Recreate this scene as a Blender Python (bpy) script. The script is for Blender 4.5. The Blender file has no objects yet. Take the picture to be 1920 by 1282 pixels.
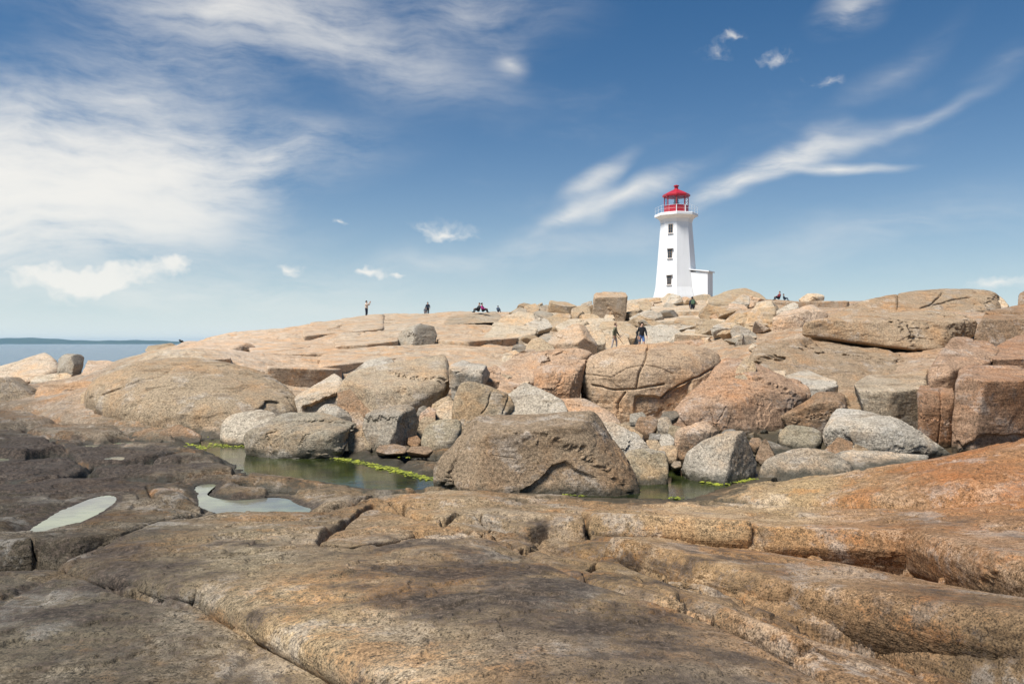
import bpy, bmesh, math, random
import numpy as np
from mathutils import Vector

# ------------------------------------------------------------------ camera, sky, sun, exposure
F, CX, CY, ZC = 1440.0, 960.0, 643.0, 7.0       # focal length in px of a 1920 px wide picture, principal point, eye above the sea
rad = math.radians
scene = bpy.context.scene
C = scene.collection
cam_d = bpy.data.cameras.new('camera'); cam = bpy.data.objects.new('camera', cam_d); C.objects.link(cam)
cam.location = (0, 0, ZC); cam.rotation_euler = (rad(90), 0, 0)
cam_d.lens = 27.0; cam_d.sensor_width = 36.0; cam_d.shift_y = 2 / 1920
cam_d.clip_start = 0.1; cam_d.clip_end = 60000
scene.camera = cam

SUN_AZ, SUN_EL = -126.0, 60.0                   # degrees, azimuth clockwise from the view direction
SKY_STRENGTH, SUN_STRENGTH, EXPOSURE = 0.050, 3.7, 0.80
scene.view_settings.view_transform = 'Standard'
scene.view_settings.look = 'None'
scene.view_settings.gamma = 1.0
scene.view_settings.exposure = EXPOSURE
scene.view_settings.use_curve_mapping = False
scene.cycles.max_bounces = 4; scene.cycles.diffuse_bounces = 1; scene.cycles.glossy_bounces = 2; scene.cycles.transmission_bounces = 4; scene.cycles.volume_bounces = 0

class NT:
    """small helper round a node tree"""
    def __init__(s, tree): s.t = tree; s.n = tree.nodes; s.l = tree.links; s.n.clear()
    def add(s, typ, ins=None, **props):
        nd = s.n.new(typ)
        for k, v in props.items(): setattr(nd, k, v)
        for k, v in (ins or {}).items():
            sock = nd.inputs[k]
            if isinstance(v, bpy.types.NodeSocket): s.l.new(v, sock)
            else: sock.default_value = v
        return nd
    def math(s, op, a, b=0.0, c=None, clamp=False):
        nd = s.add('ShaderNodeMath', {0: a, 1: b}, operation=op, use_clamp=clamp)
        if c is not None:
            if isinstance(c, bpy.types.NodeSocket): s.l.new(c, nd.inputs[2])
            else: nd.inputs[2].default_value = c
        return nd.outputs[0]
    def vmath(s, op, a, b=None):
        nd = s.add('ShaderNodeVectorMath', {0: a}, operation=op)
        if b is not None:
            if isinstance(b, bpy.types.NodeSocket): s.l.new(b, nd.inputs[1])
            elif op == 'SCALE': nd.inputs['Scale'].default_value = b
            else: nd.inputs[1].default_value = b
        return nd.outputs[0]
    def noise(s, vec, scale, detail=2.0, rough=0.5, dist=0.0, color=False):
        nd = s.add('ShaderNodeTexNoise', {'Vector': vec, 'Scale': scale, 'Detail': detail, 'Roughness': rough, 'Distortion': dist})
        return nd.outputs['Color' if color else 'Fac']
    def ss(s, x, a, b, lo=0.0, hi=1.0):
        return s.add('ShaderNodeMapRange', {'Value': x, 'From Min': a, 'From Max': b, 'To Min': lo, 'To Max': hi}, interpolation_type='SMOOTHSTEP').outputs[0]
    def mix(s, f, a, b, blend='MIX'):
        nd = s.add('ShaderNodeMix', data_type='RGBA', blend_type=blend)
        for i, v in ((0, f), (6, a), (7, b)):
            if isinstance(v, bpy.types.NodeSocket): s.l.new(v, nd.inputs[i])
            else: nd.inputs[i].default_value = v if i == 0 else (tuple(v) + (1,))[:4]
        return nd.outputs[2]
    def scalevec(s, vec, sc, rot=(0, 0, 0), loc=(0, 0, 0)):
        return s.add('ShaderNodeMapping', {'Vector': vec, 'Scale': sc, 'Rotation': rot, 'Location': loc}).outputs[0]

def ang(px, py):
    a = math.atan2(px - CX, F)
    return a, math.atan2((CY - py) * math.cos(a), F)

def make_world():
    w = bpy.data.worlds.new('World'); scene.world = w; w.use_nodes = True
    w.cycles.sampling_method = 'MANUAL'; w.cycles.sample_map_resolution = 256
    t = NT(w.node_tree)
    sky = t.add('ShaderNodeTexSky', sky_type='NISHITA')
    sky.sun_disc = False; sky.sun_elevation = rad(SUN_EL); sky.sun_rotation = rad(SUN_AZ)
    sky.altitude = 0; sky.air_density = 1.0; sky.dust_density = 0.6; sky.ozone_density = 2.0
    tc = t.add('ShaderNodeTexCoord').outputs['Generated']
    sx = t.add('ShaderNodeSeparateXYZ', {0: tc})
    az = t.math('ARCTAN2', sx.outputs[0], sx.outputs[1])
    hyp = t.math('SQRT', t.math('ADD', t.math('POWER', sx.outputs[0], 2.0), t.math('POWER', sx.outputs[1], 2.0)))
    el = t.math('ARCTAN2', sx.outputs[2], hyp)
    co = t.add('ShaderNodeCombineXYZ', {0: az, 1: el, 2: 0.0}).outputs[0]
    # domain warp for ragged edges
    wn = t.vmath('SCALE', t.vmath('SUBTRACT', t.noise(co, 4.0, 3, 0.55, color=True), (0.5, 0.5, 0.5)), 0.09)
    cw = t.vmath('ADD', co, wn)
    wn2 = t.vmath('SCALE', t.vmath('SUBTRACT', t.noise(co, 22.0, 3, 0.6, color=True), (0.5, 0.5, 0.5)), 0.05)
    cp = t.vmath('ADD', co, wn2)
    def blobs(lst, vec):
        acc = None; turned = {}
        for (px, py, rx, ry, rot, amp) in lst:
            a, e = ang(px, py); rot = min((0, 9, 17, 27, -12), key=lambda q: abs(q - rot)); c, s_ = math.cos(rad(rot)), math.sin(rad(rot))
            if rot not in turned: turned[rot] = vec if rot == 0 else t.add('ShaderNodeMapping', {'Vector': vec, 'Rotation': (0, 0, rad(-rot))}).outputs[0]
            a, e = a * c + e * s_, -a * s_ + e * c; kx, ky = F / rx, F / ry
            m = t.add('ShaderNodeVectorMath', {0: turned[rot], 1: (kx, ky, 0), 2: (-a * kx, -e * ky, 0)}, operation='MULTIPLY_ADD').outputs[0]
            g = t.add('ShaderNodeTexGradient', {'Vector': m}, gradient_type='QUADRATIC_SPHERE').outputs['Fac']
            acc = t.math('MULTIPLY', g, amp) if acc is None else t.math('MULTIPLY_ADD', g, amp, acc)
        return acc
    cirrus = blobs([(-60, 330, 620, 215, 6, 3.1), (330, 320, 520, 120, 8, 1.9), (120, 420, 580, 130, 0, 1.6), (420, 30, 420, 150, 10, 1.5), (700, 110, 420, 120, -12, 0.95),
                    (880, 20, 330, 110, 0, 0.7), (250, 190, 420, 120, 14, 0.75), (520, 300, 150, 40, 28, 1.0), (380, 390, 130, 60, 15, 1.0),
                    (1470, 312, 250, 34, 17, 1.9), (1400, 348, 150, 26, 22, 1.8), (1560, 322, 160, 15, 3, 2.0), (1500, 285, 110, 34, 25, 1.4), (1170, 368, 240, 32, 16, 1.7), (1120, 338, 110, 28, 30, 1.8), (1070, 395, 110, 20, 25, 1.6), (1720, 222, 200, 20, 18, 0.6),
                    (1680, 130, 180, 40, 28, 0.3), (1600, 10, 110, 50, 20, 1.4), (1900, 115, 90, 30, 15, 0.35), (1650, 430, 700, 80, 10, 0.35), (900, 480, 800, 60, 6, 0.45), (300, 560, 900, 90, 0, 0.7), (960, 115, 60, 40, -30, 0.9)], cw)
    st = t.noise(t.scalevec(cw, (5.0, 17.0, 1), (0, 0, rad(-12))), 1.0, 7, 0.66)
    st2 = t.noise(t.scalevec(cw, (2.2, 6.0, 1), (0, 0, rad(-8)), (3.1, 0.4, 0)), 1.0, 6, 0.62)
    st3 = t.noise(t.scalevec(cw, (9.0, 55.0, 1), (0, 0, rad(-17))), 1.0, 4, 0.6)
    st = t.math('ADD', t.math('MULTIPLY', st, 0.72), t.math('MULTIPLY', st3, 0.28))
    dens = t.math('MULTIPLY', cirrus, t.ss(t.math('ADD', t.math('MULTIPLY', st, 0.55), t.math('MULTIPLY', st2, 0.45)), 0.36, 0.66))
    dens = t.math('ADD', dens, t.math('MULTIPLY', t.ss(st2, 0.5, 0.85), 0.16))
    dens = t.math('SUBTRACT', 1.0, t.math('POWER', 2.718, t.math('MULTIPLY', dens, -1.25)))
    puffs = blobs([(110, 520, 190, 62, 0, 1.5), (210, 522, 150, 40, 4, 1.2), (330, 495, 120, 42, 0, 1.4), (290, 425, 110, 34, 0, 1.0), (90, 455, 130, 36, -4, 0.8), (540, 512, 52, 26, 0, 1.35), (690, 510, 62, 20, 0, 1.2), (745, 511, 40, 16, 0, 1.1),
                   (835, 430, 120, 34, 0, 1.15), (1375, 70, 54, 26, 0, 0.72), (1345, 102, 58, 24, -8, 0.70), (1455, 106, 72, 30, 8, 0.74), (1538, 146, 56, 26, 6, 0.76), (1880, 525, 120, 30, 0, 0.9), (640, 408, 36, 12, 0, 0.8)], cp)
    pn = t.noise(t.scalevec(cp, (1, 1.7, 1)), 24.0, 6, 0.66)
    pd = t.ss(t.math('ADD', puffs, t.math('MULTIPLY', t.math('SUBTRACT', pn, 0.5), 1.7)), 0.12, 1.25)
    pd = t.math('MULTIPLY', t.math('MULTIPLY', pd, t.ss(puffs, 0.02, 0.25)), 0.9)
    alpha = t.math('MAXIMUM', dens, pd, clamp=True)
    # horizon: thin pale veil, the same all the way round
    veil = t.math('POWER', 2.718, t.math('MULTIPLY', t.math('ABSOLUTE', el), -9.6))
    skyc = t.mix(1.0, sky.outputs[0], (0.28, 0.69, 0.97), 'MULTIPLY')
    skyc = t.mix(t.math('MULTIPLY', veil, 0.92), skyc, (10.7, 11.3, 11.0))
    col = t.mix(t.math('MULTIPLY', alpha, 0.9), skyc, (11.4, 11.0, 10.2))
    bg = t.add('ShaderNodeBackground', {'Color': col, 'Strength': SKY_STRENGTH})
    t.add('ShaderNodeOutputWorld', {'Surface': bg.outputs[0]})
make_world()

sun_d = bpy.data.lights.new('sun', 'SUN'); sun_d.energy = SUN_STRENGTH; sun_d.angle = rad(20); sun_d.color = (1.0, 0.965, 0.915)
sun = bpy.data.objects.new('sun', sun_d); C.objects.link(sun)
_a, _e = rad(SUN_AZ), rad(SUN_EL)
_dir = Vector((math.sin(_a) * math.cos(_e), math.cos(_a) * math.cos(_e), math.sin(_e)))
sun.rotation_euler = _dir.to_track_quat('Z', 'Y').to_euler()

# ------------------------------------------------------------------ numpy helpers
RNG = np.random.default_rng(7)
PERM = RNG.permutation(256).astype(np.int64); PERM = np.concatenate([PERM, PERM, PERM])
VAL = RNG.random(256) * 2 - 1
def vnoise(P, seed=0):
    P = np.asarray(P, float) + seed * 17.37
    i = np.floor(P).astype(np.int64); f = P - i; f = f * f * f * (f * (f * 6 - 15) + 10); i &= 255
    r = 0
    for dx in (0, 1):
        a = PERM[(i[:, 0] + dx) & 255]; wx = f[:, 0] if dx else 1 - f[:, 0]
        for dy in (0, 1):
            b = PERM[(a + i[:, 1] + dy) & 255]; wy = f[:, 1] if dy else 1 - f[:, 1]
            for dz in (0, 1):
                r = r + VAL[PERM[(b + i[:, 2] + dz) & 255]] * wx * wy * (f[:, 2] if dz else 1 - f[:, 2])
    return r
def fbm(P, octv=4, seed=0, gain=0.5, lac=2.03):
    s, a, n = 0, 1.0, 0.0
    for k in range(octv):
        s = s + a * vnoise(P, seed + k * 3); n += a; a *= gain; P = P * lac
    return s / n
def sstep(x, a, b):
    t = np.clip((x - a) / (b - a), 0, 1); return t * t * (3 - 2 * t)
def unproj(px, py, d):
    return np.stack([(np.asarray(px) - CX) / F * d, np.asarray(d) + 0 * np.asarray(px), ZC + (CY - np.asarray(py)) / F * d], -1)
def proj(P):
    return CX + F * P[:, 0] / P[:, 1], CY - F * (P[:, 2] - ZC) / P[:, 1]
def poly_sd(x, y, poly):
    """signed distance to a polygon in plan, negative inside"""
    d = np.full(x.shape, 1e18); ins = np.zeros(x.shape, bool); n = len(poly)
    for k in range(n):
        ax, ay = poly[k]; bx, by = poly[(k + 1) % n]
        ex, ey = bx - ax, by - ay; L = ex * ex + ey * ey + 1e-12
        t = np.clip(((x - ax) * ex + (y - ay) * ey) / L, 0, 1)
        d = np.minimum(d, (x - ax - t * ex) ** 2 + (y - ay - t * ey) ** 2)
        c = (ay > y) != (by > y)
        ins ^= c & (x < ax + (y - ay) * ex / (ey if abs(ey) > 1e-12 else 1e-12))
    d = np.sqrt(d); return np.where(ins, -d, d)
def line_dist(x, y, pts):
    d = np.full(x.shape, 1e18)
    for (ax, ay), (bx, by) in zip(pts[:-1], pts[1:]):
        ex, ey = bx - ax, by - ay
        t = np.clip(((x - ax) * ex + (y - ay) * ey) / (ex * ex + ey * ey + 1e-12), 0, 1)
        d = np.minimum(d, (x - ax - t * ex) ** 2 + (y - ay - t * ey) ** 2)
    return np.sqrt(d)
class TPS:
    def __init__(s, X, v, lam=0.0):
        s.X = np.asarray(X, float); n = len(s.X)
        s.sc = max(np.ptp(s.X, 0).max(), 1e-6); s.X0 = s.X.mean(0); s.U = (s.X - s.X0) / s.sc
        K = s.k(s.U) + lam * np.eye(n); P = np.c_[np.ones(n), s.U]
        A = np.block([[K, P], [P.T, np.zeros((3, 3))]])
        s.w = np.linalg.lstsq(A, np.r_[np.asarray(v, float), 0, 0, 0], rcond=None)[0]
    def k(s, Q):
        r2 = ((Q[:, None, :] - s.U[None]) ** 2).sum(-1); return 0.5 * r2 * np.log(r2 + 1e-12)
    def __call__(s, X):
        X = np.asarray(X, float); out = np.empty(len(X))
        for i in range(0, len(X), 60000):
            Q = (X[i:i + 60000] - s.X0) / s.sc; out[i:i + 60000] = s.k(Q) @ s.w[:-3] + s.w[-3] + Q @ s.w[-2:]
        return out
def lin(c):
    c = np.asarray(c, float) / 255; return np.where(c < 0.04045, c / 12.92, ((c + 0.055) / 1.055) ** 2.4)

def link(name, mesh, parent=None, mats=()):
    o = bpy.data.objects.new(name, mesh); C.objects.link(o)
    for m in mats:
        if m.name not in [x.name for x in mesh.materials if x]: mesh.materials.append(m)
    if parent: o.parent = parent
    return o
def tag(o, label=None, cat=None, group=None, kind=None):
    if label: o['label'] = label
    if cat: o['category'] = cat
    if group: o['group'] = group
    if kind: o['kind'] = kind
    return o
def empty(name, loc, rz=0.0):
    o = bpy.data.objects.new(name, None); C.objects.link(o); o.location = loc; o.rotation_euler = (0, 0, rz); return o
def np_mesh(name, V, Fc, smooth=True):
    me = bpy.data.meshes.new(name); V = np.asarray(V, np.float32); Fc = np.asarray(Fc, np.int32); k = Fc.shape[1]
    me.vertices.add(len(V)); me.vertices.foreach_set('co', V.ravel())
    me.loops.add(Fc.size); me.loops.foreach_set('vertex_index', Fc.ravel())
    me.polygons.add(len(Fc)); me.polygons.foreach_set('loop_start', np.arange(0, Fc.size, k, dtype=np.int32))
    me.update(calc_edges=True)
    if smooth: me.polygons.foreach_set('use_smooth', np.ones(len(Fc), bool))
    return me
def bm_mesh(name, bm, smooth=False):
    me = bpy.data.meshes.new(name); bm.to_mesh(me); bm.free()
    if smooth: me.polygons.foreach_set('use_smooth', [True] * len(me.polygons))
    return me

# ------------------------------------------------------------------ materials
def principled(name, col, rough=0.6, **kw):
    m = bpy.data.materials.new(name); m.use_nodes = True; t = NT(m.node_tree)
    ins = {'Base Color': tuple(col) + (1,), 'Roughness': rough}; ins.update(kw)
    b = t.add('ShaderNodeBsdfPrincipled', ins); t.add('ShaderNodeOutputMaterial', {'Surface': b.outputs[0]})
    return m

def granite(name, source):
    """weathered granite; source 'object' takes its colour from the object, 'attr' from the mesh"""
    m = bpy.data.materials.new(name); m.use_nodes = True; t = NT(m.node_tree)
    pos = t.add('ShaderNodeNewGeometry').outputs['Position']
    if source == 'object':
        oi = t.add('ShaderNodeObjectInfo'); base = oi.outputs['Color']
        off = t.add('ShaderNodeCombineXYZ', {0: oi.outputs['Random'], 1: t.math('MULTIPLY', oi.outputs['Random'], 7.3), 2: t.math('MULTIPLY', oi.outputs['Random'], 3.1)}).outputs[0]
        p = t.vmath('ADD', pos, t.vmath('SCALE', off, 37.0))
        dark = None
    else:
        base = t.add('ShaderNodeAttribute', attribute_name='tint').outputs['Color']; p = pos
        dark = t.add('ShaderNodeAttribute', attribute_name='patina').outputs['Fac']
    big = t.noise(p, 0.55, 4, 0.6)
    mid = t.noise(p, 2.6, 6, 0.70)
    fine = t.noise(p, 19.0, 4, 0.75)
    spk = t.noise(p, 70.0, 2, 0.8)
    streak = t.noise(t.scalevec(p, (0.9, 0.9, 7.0), (0.22, 0.1, 0)), 1.0, 4, 0.70)
    # iron staining: patches turn orange
    iron = t.mix(1.0, base, (1.14, 0.91, 0.70), 'MULTIPLY')
    col = t.mix(t.ss(t.math('ADD', t.math('MULTIPLY', big, 0.6), t.math('MULTIPLY', mid, 0.4)), 0.44, 0.66), base, iron)
    # pale grey lichen bloom
    grey = t.mix(0.6, t.mix(1.0, base, (1.12, 1.12, 1.12), 'MULTIPLY'), (0.46, 0.43, 0.38))
    col = t.mix(t.math('MULTIPLY', t.ss(t.noise(p, 1.3, 6, 0.74), 0.52, 0.62), 0.70), col, grey)
    # dark weathering crust
    crust = t.mix(1.0, base, (0.40, 0.36, 0.31), 'MULTIPLY')
    k = t.ss(t.math('ADD', t.math('MULTIPLY', streak, 0.5), t.math('MULTIPLY', mid, 0.5)), 0.50, 0.62)
    col = t.mix(t.math('MULTIPLY', k, 0.72), col, crust)
    spots = t.ss(t.noise(p, 5.0, 5, 0.82), 0.60, 0.68)
    col = t.mix(t.math('MULTIPLY', spots, 0.75), col, (0.055, 0.048, 0.042))
    gr = t.math('ADD', t.math('MULTIPLY', t.math('SUBTRACT', fine, 0.5), 2.3), t.math('ADD', t.math('MULTIPLY', t.math('SUBTRACT', spk, 0.5), 3.0), t.math('MULTIPLY', t.math('SUBTRACT', mid, 0.5), 0.9)))
    if dark is not None:
        # ragged, grainy dark lichen crust on the bare slabs
        l2 = t.noise(t.scalevec(p, (1, 0.8, 2), (0, 0, 0.5), (9, 4, 2)), 0.8, 6, 0.74)
        pe = t.ss(t.math('ADD', l2, t.math('MULTIPLY', gr, 0.10)), 0.52, 0.62)
        col = t.mix(t.math('MULTIPLY', pe, 0.62), col, t.mix(0.32, t.mix(1.0, base, (1.42, 1.42, 1.42), 'MULTIPLY'), (0.42, 0.365, 0.29)))
        l3 = t.noise(t.scalevec(p, (0.8, 1, 1.5), (0, 0, -0.4), (2, 7, 5)), 1.1, 5, 0.7)
        col = t.mix(t.math('MULTIPLY', t.ss(t.math('ADD', l3, t.math('MULTIPLY', gr, 0.08)), 0.54, 0.64), 0.7), col, t.mix(1.0, base, (1.10, 0.82, 0.58), 'MULTIPLY'))
        lf = t.noise(t.scalevec(p, (1, 1.2, 2)), 1.1, 7, 0.76)
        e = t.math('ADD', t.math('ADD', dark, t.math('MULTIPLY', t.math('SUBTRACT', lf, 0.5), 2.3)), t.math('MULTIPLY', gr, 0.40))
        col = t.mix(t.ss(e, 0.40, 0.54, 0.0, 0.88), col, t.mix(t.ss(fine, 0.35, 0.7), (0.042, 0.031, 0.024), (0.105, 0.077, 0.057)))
    # crystals: light feldspar, dark mica, pitted grain
    g = t.math('MAXIMUM', t.math('ADD', 1.0, t.math('MULTIPLY', gr, 1.25)), 0.18)
    col = t.mix(1.0, col, t.add('ShaderNodeCombineColor', {0: g, 1: g, 2: g}).outputs[0], 'MULTIPLY')
    col = t.mix(1.0, col, (0.715, 0.715, 0.715), 'MULTIPLY')
    # wet, algae-darkened band at the waterline of the rock pool
    z = t.add('ShaderNodeSeparateXYZ', {0: pos}).outputs[2]
    yy = t.add('ShaderNodeSeparateXYZ', {0: pos}).outputs[1]
    wet = t.ss(t.math('ADD', z, t.math('MULTIPLY', t.math('SUBTRACT', mid, 0.5), 0.5)), ZC - 2.47, ZC - 2.28, 1.0, 0.0)
    wet = t.math('MULTIPLY', wet, t.ss(yy, 10.0, 11.5)); wet = t.math('MULTIPLY', wet, t.ss(yy, 21.0, 23.0, 1.0, 0.0))
    col = t.mix(t.math('MULTIPLY', wet, 0.85), col, (0.035, 0.032, 0.02))
    h = t.math('ADD', t.math('ADD', t.math('MULTIPLY', mid, 0.045), t.math('MULTIPLY', fine, 0.014)), t.math('ADD', t.math('MULTIPLY', spk, 0.0035), t.math('MULTIPLY', streak, 0.03)))
    bmp = t.add('ShaderNodeBump', {'Height': h, 'Strength': 0.9, 'Distance': 1.0})
    b = t.add('ShaderNodeBsdfPrincipled', {'Base Color': col, 'Roughness': t.math('SUBTRACT', 0.92, t.math('MULTIPLY', wet, 0.4)), 'Specular IOR Level': 0.25, 'Normal': bmp.outputs[0]})
    t.add('ShaderNodeOutputMaterial', {'Surface': b.outputs[0]})
    return m
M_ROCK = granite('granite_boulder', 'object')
M_BED = granite('granite_bedrock', 'attr')

def water_mat(name, col, bump, scale, rough=0.02, col2=None, spec=0.5):
    m = bpy.data.materials.new(name); m.use_nodes = True; t = NT(m.node_tree)
    p = t.add('ShaderNodeNewGeometry').outputs['Position']
    n = t.noise(t.scalevec(p, (1.0, 1.6, 1)), scale, 5, 0.6, 0.5)
    c = t.mix(t.ss(t.noise(p, 0.9, 5, 0.6), 0.35, 0.65), col, col2 or col)
    bmp = t.add('ShaderNodeBump', {'Height': n, 'Strength': 1.0, 'Distance': bump})
    b = t.add('ShaderNodeBsdfPrincipled', {'Base Color': c, 'Roughness': rough, 'IOR': 1.33, 'Specular IOR Level': spec, 'Normal': bmp.outputs[0]})
    t.add('ShaderNodeOutputMaterial', {'Surface': b.outputs[0]})
    return m
M_POOL = water_mat('pool_water', (0.014, 0.018, 0.008), 0.004, 5.0, 0.02, (0.045, 0.055, 0.012))
M_PUDDLE = water_mat('puddle_water', (0.13, 0.125, 0.10), 0.003, 5.0, 0.015, (0.24, 0.25, 0.15), 1.0)
M_SEA = water_mat('sea_water', (0.06, 0.125, 0.18), 0.8, 0.35, 0.15)
M_WHITE = principled('white_paint', (0.80, 0.80, 0.79), 0.55)
M_RED = principled('red_paint', (0.42, 0.018, 0.03), 0.35)
M_DARKRED = principled('red_trim_paint', (0.36, 0.02, 0.03), 0.4)
M_GLASS = principled('clear_glass', (0.85, 0.92, 0.95), 0.02, **{'Transmission Weight': 1.0, 'IOR': 1.05, 'Alpha': 0.35})
M_PANE = principled('window_pane', (0.03, 0.045, 0.06), 0.06)
M_LENS = principled('lens_glass', (0.45, 0.55, 0.55), 0.15)
M_METAL = principled('galvanised_metal', (0.5, 0.5, 0.5), 0.4, **{'Metallic': 0.6})

# ------------------------------------------------------------------ bedrock
ZPOOL = -2.5
# ground control points: picture column, distance, height relative to the eye
GROUND = []
for px, prof in {
    -500: [(6, -2.6), (13, -2.7), (20, -2.7), (30, -3.0), (40, -4.0), (55, -6.5), (80, -9), (130, -11)],
    0:    [(6, -2.6), (13, -2.7), (20, -2.5), (30, -2.45), (40, -2.5), (55, -4.2), (80, -8.5), (130, -11)],
    150:  [(13, -2.7), (20, -2.55), (30, -2.3), (40, -2.1), (48, -1.9), (60, -3.4), (80, -7.5), (130, -10)],
    260:  [(13, -2.8), (20, -2.6), (27, -0.85), (31, -0.62), (38, -0.75), (46, -1.0), (56, -0.85), (68, -1.5), (90, -5), (130, -9)],
    380:  [(13, -2.9), (20, -2.75), (26, -0.95), (30, -0.62), (38, -0.55), (48, -0.38), (60, 0.0), (75, -0.3), (100, -4), (130, -8)],
    540:  [(13, -3.0), (20, -2.75), (27, -2.0), (35, -1.1), (45, -0.35), (60, 0.75), (72, 1.35), (85, 1.0), (100, -2), (130, -7)],
    700:  [(13, -3.0), (21, -2.8), (27, -2.3), (35, -1.1), (45, -0.1), (60, 1.15), (80, 2.55), (95, 2.8), (105, 1.0), (130, -6)],
    850:  [(13, -3.0), (21, -2.8), (27, -2.2), (35, -1.05), (45, -0.15), (60, 1.3), (72, 2.4), (95, 2.95), (110, 1.5), (130, -4)],
    1000: [(13, -3.0), (21, -2.8), (27, -2.3), (35, -1.5), (42, -0.7), (50, -0.1), (60, 1.3), (70, 2.4), (90, 3.2), (110, 2.5), (130, 0)],
    1180: [(13, -3.1), (21, -2.9), (27, -2.6), (35, -1.6), (42, -0.8), (49, -0.5), (58, 0.6), (66, 1.9), (80, 3.4), (95, 4.9), (107, 6.0), (130, 4)],
    1300: [(13, -3.0), (21, -2.8), (27, -2.2), (35, -1.3), (42, -0.3), (50, 0.3), (60, 1.6), (72, 2.3), (90, 4.9), (107, 6.0), (130, 5)],
    1450: [(13, -2.9), (17, -2.75), (22, -2.5), (30, -1.2), (40, 0.3), (50, 1.4), (66, 3.2), (80, 4.3), (105, 5.2), (130, 4)],
    1650: [(13, -2.9), (17, -2.7), (22, -2.4), (30, -0.9), (38, 0.7), (46, 2.0), (60, 3.0), (80, 3.8), (130, 3)],
    1850: [(13, -2.6), (17, -2.6), (21, -2.2), (28, -0.4), (36, 0.9), (46, 1.8), (60, 2.4), (80, 2.6), (130, 2)],
    2300: [(6, -2.4), (13, -2.2), (18, -2.0), (26, 0.0), (36, 1.0), (60, 2.0), (130, 1)],
}.items():
    GROUND += [(math.atan2(px - CX, F), math.log(d), z) for d, z in prof]
for px in (200, 600, 1000, 1400, 1800): GROUND += [(math.atan2(px - CX, F), math.log(d), -2.75) for d in (1.8, 4, 8)]
for px in (1110, 1160, 1210, 1260): GROUND += [(math.atan2(px - CX, F), math.log(d), z) for d, z in ((44, -1.0), (47, -0.95), (50, -0.8))]
GROUND = np.array(GROUND)
_base = TPS(GROUND[:, :2] * [1.6, 1.0], GROUND[:, 2], 0.0008)
def base_z(x, y):
    return _base(np.stack([np.arctan2(x, y) * 1.6, np.log(np.maximum(np.hypot(x, y) * np.cos(np.arctan2(x, y)), 0.5))], -1))
_ds = np.exp(np.linspace(math.log(9), math.log(125), 420))
def ground_hit(px, py, up=0.0):
    """distance at which the line of sight through a picture point meets the hill (raised by up)"""
    x = (px - CX) / F * _ds; z = (CY - py) / F * _ds; b = base_z(x, _ds) + up
    k = np.nonzero(b >= z)[0]
    return float(_ds[k[0]]) if len(k) else float(_ds[np.argmin(z - b)])

# slabs of bare rock: outline of the top edge as (column, row, height), inner points, edge radius
SLABS = []
def slab(pts, R=0.15, inner=(), fall=4.0, lam=0.002, rough=1.0):
    q = np.array(list(pts) + list(inner), float); d = -q[:, 2] * F / (q[:, 1] - CY)
    xy = np.stack([(q[:, 0] - CX) / F * d, d], -1)
    SLABS.append(dict(poly=xy[:len(pts)], f=TPS(xy, q[:, 2], lam), R=R * (0.6 if R < 0.2 else 1.0), fall=fall, rough=rough))
LEDGES = []
def hill_slab(crest, H, back): LEDGES.append((crest, H, back))

# lower left slab
slab([(-700, 1090, -2.0), (0, 1068, -2.02), (130, 1068, -1.99), (420, 1050, -2.05), (700, 1150, -1.95), (900, 1300, -1.86), (900, 2100, -1.75), (-700, 2100, -1.75)], 0.2, [(300, 1200, -1.84), (150, 1282, -1.75), (390, 1150, -1.90), (500, 1216, -1.84), (620, 1275, -1.80)])
# great central slab
slab([(128, 1058, -1.96), (300, 985, -2.14), (430, 960, -2.22), (590, 970, -2.25), (640, 945, -2.27), (700, 934, -2.29), (835, 983, -2.09), (985, 1031, -1.93), (1095, 1081, -1.80), (1260, 1128, -1.70),
      (1410, 1194, -1.64), (1540, 1268, -1.60), (1800, 1450, -1.55), (1700, 2100, -1.5), (1000, 2100, -1.5), (850, 1345, -1.56), (750, 1262, -1.60), (640, 1200, -1.64), (520, 1148, -1.70), (400, 1106, -1.77), (250, 1076, -1.87)], 0.16,
     [(700, 1080, -1.72), (900, 1150, -1.60), (480, 1040, -1.88), (620, 1000, -2.03), (1000, 1230, -1.54), (1250, 1200, -1.60)])
# raised flake on the central slab
slab([(600, 1016, -1.93), (660, 1024, -1.88), (730, 1014, -1.90), (775, 1000, -1.94), (860, 1003, -1.93), (900, 1012, -1.93), (830, 975, -2.10), (700, 945, -2.25), (630, 985, -2.10)], 0.10, rough=0.7)
# dark left slab with the long puddle
slab([(-600, 1050, -2.12), (0, 1028, -2.10), (50, 1018, -2.09), (150, 1020, -2.06), (235, 1004, -2.10), (310, 975, -2.17), (390, 957, -2.24), (370, 925, -2.32), (340, 903, -2.36), (180, 902, -2.34), (0, 905, -2.34), (-600, 910, -2.36)], 0.16, [(130, 968, -2.2)])
slab([(-60, 1046, -2.12), (0, 1036, -2.12), (64, 1026, -2.10), (66, 1000, -2.16), (0, 985, -2.22), (-100, 990, -2.22)], 0.12)
# blocks round the puddle
slab([(300, 930, -2.24), (372, 952, -2.20), (380, 938, -2.24), (330, 920, -2.30), (280, 912, -2.32)], 0.08)
slab([(380, 908, -2.34), (470, 903, -2.36), (620, 915, -2.40), (720, 928, -2.39), (760, 934, -2.38), (830, 920, -2.41), (740, 918, -2.44), (640, 908, -2.44), (520, 893, -2.43), (460, 886, -2.42), (380, 893, -2.38), (330, 897, -2.37)], 0.12, lam=0.006)
slab([(392, 922, -2.33), (440, 935, -2.31), (478, 933, -2.31), (498, 922, -2.33), (470, 913, -2.36), (420, 912, -2.37)], 0.08)
slab([(545, 945, -2.30), (600, 955, -2.27), (660, 945, -2.27), (700, 932, -2.32), (640, 917, -2.38), (560, 922, -2.36)], 0.1)
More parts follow.
